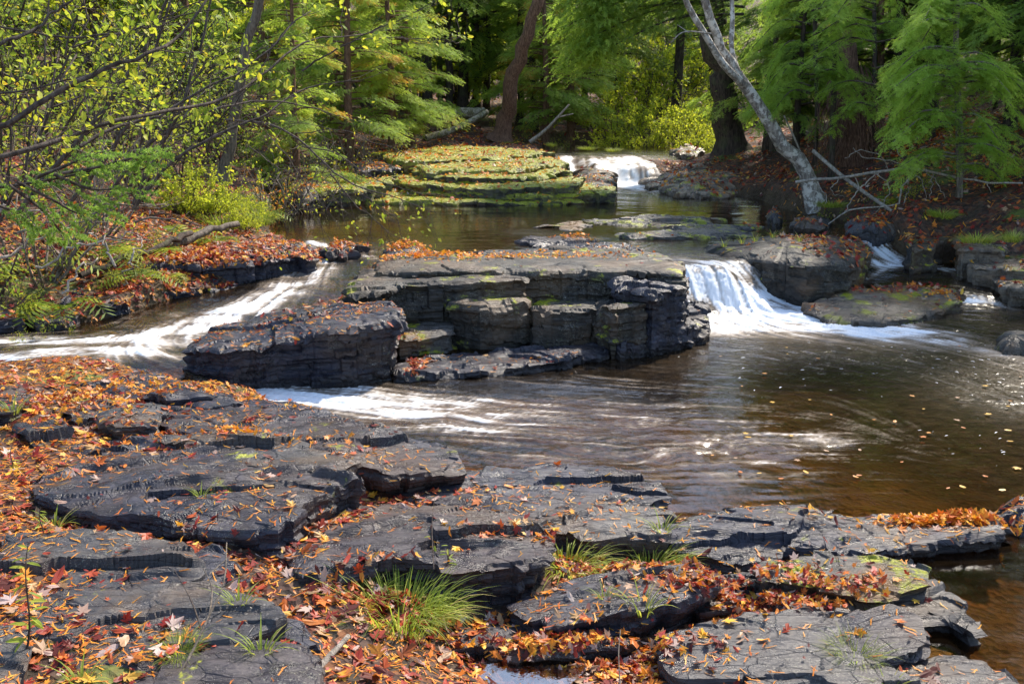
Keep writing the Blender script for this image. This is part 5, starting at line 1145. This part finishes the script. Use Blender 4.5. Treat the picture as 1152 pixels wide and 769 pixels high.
# --- grass
def tuft(seed, n=90, L=.28, spread=.10, w=.006, droop=.8, bias=(0, 0)):
    rs = np.random.RandomState(seed); mb = MB()
    for i in range(n):
        a = rs.rand()*2*PI; l = L*(.45+.6*rs.rand()); d = np.array([math.cos(a), math.sin(a)])*(.2+.7*rs.rand())+np.array(bias); p0 = np.array([math.cos(a), math.sin(a), 0])*spread*rs.rand()**.5
        u = np.linspace(0, 1, 6); pts = np.stack([p0[0]+d[0]*l*u**1.3, p0[1]+d[1]*l*u**1.3, l*(1.0*u-droop*(.3+.6*rs.rand())*u*u)-.01], 1)
        s = norm(np.array([-d[1], d[0], 0.1])); ww = w*(1-u**2*.95)
        V = np.concatenate([pts-s*ww[:, None]/2, pts+s*ww[:, None]/2]); Q = [[k, k+1, k+7, k+6] for k in range(5)]
        mb.add(V, Q, None, np.clip(.5+rs.randn()*.33, 0, 1))
    return mb
GT = [tuft(1, 420, .26, .15, .0045, 1.).mesh('grass_tuft', M_grass), tuft(2, 210, .20, .10, .004, 1.1, bias=(.1, -.25)).mesh('grass_tuft', M_grass), tuft(3, 22, .20, .04, .007).mesh('grass_tuft', M_grass)]
def put_grass(k, label, px, py, z, sc, sx=1.3, group=None, rz=0):
    g = G(px, py, z); p, n = drop(g[0], g[1]); zz = p.z if p else z
    o = link('grass_tuft', GT[k], None, label, 'grass', group); o.location = (g[0], g[1], max(zz, z-.08)-.01); o.scale = (sc*sx, sc, sc); o.rotation_euler = (0, 0, rz)
put_grass(0, 'largest grass clump drooping below the cracked dark ledge', 448, 690, .2, 1.15, 1.1); put_grass(0, 'grass drooping from the big clump on its right', 490, 672, .22, .7, 1., rz=2); put_grass(1, 'grass sprouting just above the largest clump', 415, 655, .28, .8, 1, rz=1)
put_grass(1, 'left one of two sunlit grass tufts behind the tilted slab', 642, 622, .15, 1.1, 1.5); put_grass(1, 'right one of two sunlit grass tufts behind the tilted slab', 738, 618, .12, .9, 1.6, rz=.5); put_grass(2, 'sparse pale grass behind the right sunlit tuft', 745, 596, .15, .8)
put_grass(0, 'bright yellow green clump on the smooth slab at the lower right', 962, 738, .1, .62, .9, rz=3); put_grass(2, 'sparse tall grass blades in front of the tilted slab', 722, 706, .08, 1., 1.); put_grass(2, 'few grass blades on the tilted slab', 680, 672, .18, .5)
put_grass(0, 'spidery pale grass tuft on the lower left ledges', 200, 728, .38, .42, 1.2, rz=1.5); put_grass(2, 'thin grass at the bottom edge beside the bare twig', 295, 755, .3, .8); put_grass(2, 'thin grass at the lower left corner', 90, 760, .4, .7); put_grass(2, 'few green blades beside the broad tilted ledge', 228, 580, .3, .5)
put_grass(2, 'sparse grass by the bare twig', 270, 700, .3, .7); put_grass(2, 'pale grass at the left edge below the black bank stone', 15, 470, .36, .9); put_grass(2, 'grass blades under the left edge of the broad ledge', 60, 585, .36, .8); put_grass(2, 'grass at the very bottom right of the bright clump', 1000, 772, .1, .6)
for px, py, z in [(835,264,.7),(850,262,.7),(900,262,.7),(815,268,.66),(870,258,.7)]: put_grass(2, 'green grass sprig on top of the big grey boulder', px, py, z, .8, 1, 'grass sprigs on the big boulder')
for px, py, z in [(590,283,.57),(640,282,.57),(700,288,.58),(745,290,.58),(475,288,.56)]: put_grass(2, 'green sprig on the leafy top of the middle island', px, py, z, .45, 1.4, 'sprigs on the middle island')
for i, (px, py, z) in enumerate([(262,222,.8),(240,235,.75),(280,240,.62),(250,255,.62),(220,225,.9),(290,248,.6)]): put_grass(0, 'sunlit yellow grass on the left bank below the grey trunk', px, py, z, 1.5, 1.2, 'grass on the left bank', rz=i)
for i, (px, py, z) in enumerate([(1100,262,.85),(1140,260,.9),(1060,235,.9),(935,225,.8),(575,158,1.1),(620,160,1.1),(660,164,1.),(690,166,1.)]): put_grass(0, 'low green grass growing at the far shore', px, py, z, .7, 1.8, 'grass on the far shores', rz=i)
# --- weeds and bare twigs close by
def weed(label, px, py, z, h, seed, px_lean=0.0, nl=16, ls=.075):
    rs = np.random.RandomState(seed); g = G(px, py, z); w_ = MB(); l_ = MB(); u = np.linspace(0, 1, 9)
    pts = np.stack([px_lean*u+.01*np.sin(u*6), .02*u, h*u-.03], 1); tube(w_, pts, np.linspace(.0045, .0015, 9), 5)
    a = rs.rand(nl)*2*PI; t = .15+.85*np.arange(nl)/nl; b = np.stack([np.interp(t, u, pts[:, k]) for k in range(3)], 1)
    d = np.stack([np.cos(a), np.sin(a)*.6, .25-.8*rs.rand(nl)], 1); X, Y, Z = frames(d, rs, .2)
    V = LEAF[0].copy(); V[:, 1] *= .55; scatter(l_, V, None, b, X, Y, Z, ls*(1.1-.5*t), .3+.6*rs.rand(nl), tT=LEAF[2])
    e = link('tall_weed', None, None, label, 'plant'); e.location = (g[0], g[1], drop(g[0], g[1])[0].z)
    link('stem', w_.mesh('weed_stem', M_twig, True), e); link('leaves', l_.mesh('weed_leaves', M_grass), e)
weed('tall leafy weed with slender leaves at the lower left', 28, 730, .40, .42, 3, .05, 20)
weed('thin upright weed beside the tall leafy one', 45, 600, .40, .16, 4, .01, 8, .05)
weed('small green weed on the dark notch of the cracked ledge', 500, 655, .2, .12, 5, .03, 8, .05)
weed('small weed on the left side of the near bank', 10, 520, .38, .16, 6, .02, 9, .05)
weed('thin weed with one yellow leaf on the cracked ledge', 487, 610, .33, .13, 7, .0, 3, .05)
def near_sticks(name, label, z, paths, mat, cat):
    mb = MB(); o = None
    for pts, r0, r1 in paths:
        q = []
        for (a, b, hh) in pts:
            g = G(a, b, z+hh); q.append(g)
        if o is None: o = q[0]
        tube(mb, smooth_path(q, 12), np.linspace(r0, r1, 12), 6, jag=.2)
    ob = link(name, mb.mesh(name, mat, True, origin=o), None, label, cat); ob.location = o
near_sticks('bare_twig', 'grey forked bare twig rising over the lower left ledges', .36, [([(190,775,.0),(215,735,.05),(236,690,.12),(252,655,.18),(255,610,.24)],.006,.002),([(236,690,.12),(238,660,.16),(228,638,.2)],.004,.0015),([(250,660,.18),(268,650,.2),(300,640,.2)],.003,.001),([(236,645,.2),(262,622,.22)],.003,.001)], M_greybark, 'twig')
near_sticks('bare_twig', 'thin brown twig left of the grey forked one', .36, [([(228,712,0),(215,675,.06),(196,640,.12)],.004,.0015)], M_twig, 'twig')
near_sticks('pale_stick', 'pale weathered stick lying among leaves below the largest grass clump', .24, [([(340,785,.0),(362,748,.02),(392,715,.04)],.016,.011)], M_dead, 'stick')
near_sticks('dry_weed', 'thin dry stem standing on the cracked dark ledge', .34, [([(488,640,0),(486,590,.08),(489,560,.12)],.0025,.001)], M_twig, 'twig')
near_sticks('dry_weed', 'thin dry stem in the leaf puddle', .08, [([(698,775,0),(696,735,.05),(698,708,.09)],.003,.002)], M_greybark, 'twig')
near_sticks('dry_weed', 'reddish dry stem beside the dark notch of the long ledge', .2, [([(205,600,.0),(215,575,.06),(222,552,.1)],.003,.001)], M_twig, 'twig')
# puddle
pp = [G(a, b, .062) for a, b in [(480,760),(505,742),(560,735),(620,742),(660,748),(640,770),(600,800),(500,800)]]
V = np.array(smooth_path(pp+[pp[0]], 40)[:-1]); V[:, 2] = .062; c_ = V.mean(0); VV = np.concatenate([V, [c_]]); T_ = np.array([[i, (i+1) % 39, 39] for i in range(39)])
t = NT('puddle_water'); nn = t.noise(t.pos(), 20, 3); t.out(t.n('ShaderNodeMixShader', Fac=.35, i1=t.n('ShaderNodeBsdfTransparent', Color=C4(.6,.5,.4)), i2=t.n('ShaderNodeBsdfGlossy', Roughness=.08, Normal=t.bump(nn, .3, .01))).outputs[0])
link('puddle_water', mesh('puddle_water', VV, [T_], t.m, True), kind='structure')

tick('e')
# ------------------------------------------------------------------ light
SUN_EL = math.radians(46); SUN_AZ = math.radians(36)     # azimuth from +Y towards +X
w = bpy.data.worlds.new('World'); S.world = w; w.use_nodes = True; nt = w.node_tree; nt.nodes.clear()
sk = nt.nodes.new('ShaderNodeTexSky'); sk.sky_type = 'NISHITA'; sk.sun_disc = False; sk.sun_elevation = SUN_EL; sk.sun_rotation = SUN_AZ
bg = nt.nodes.new('ShaderNodeBackground'); bg.inputs[1].default_value = .135; ow = nt.nodes.new('ShaderNodeOutputWorld')
nt.links.new(sk.outputs[0], bg.inputs[0]); nt.links.new(bg.outputs[0], ow.inputs[0])
sd = bpy.data.lights.new('sun', 'SUN'); sd.energy = 3.5; sd.angle = math.radians(3); sd.color = (1, .90, .76)
so = bpy.data.objects.new('sun', sd); COL.objects.link(so)
dirv = Vector((math.sin(SUN_AZ)*math.cos(SUN_EL), math.cos(SUN_AZ)*math.cos(SUN_EL), math.sin(SUN_EL)))
so.rotation_euler = dirv.to_track_quat('Z', 'Y').to_euler()
S.view_settings.view_transform = 'Standard'; S.view_settings.look = 'None'; S.view_settings.gamma = 1; S.view_settings.exposure = 1.28
S.cycles.max_bounces = 7; S.cycles.transparent_max_bounces = 12; S.cycles.diffuse_bounces = 3; S.cycles.glossy_bounces = 3; S.cycles.transmission_bounces = 4
S.cycles.caustics_reflective = False; S.cycles.caustics_refractive = False; S.cycles.sample_clamp_indirect = 6
S.cycles.use_denoising = True
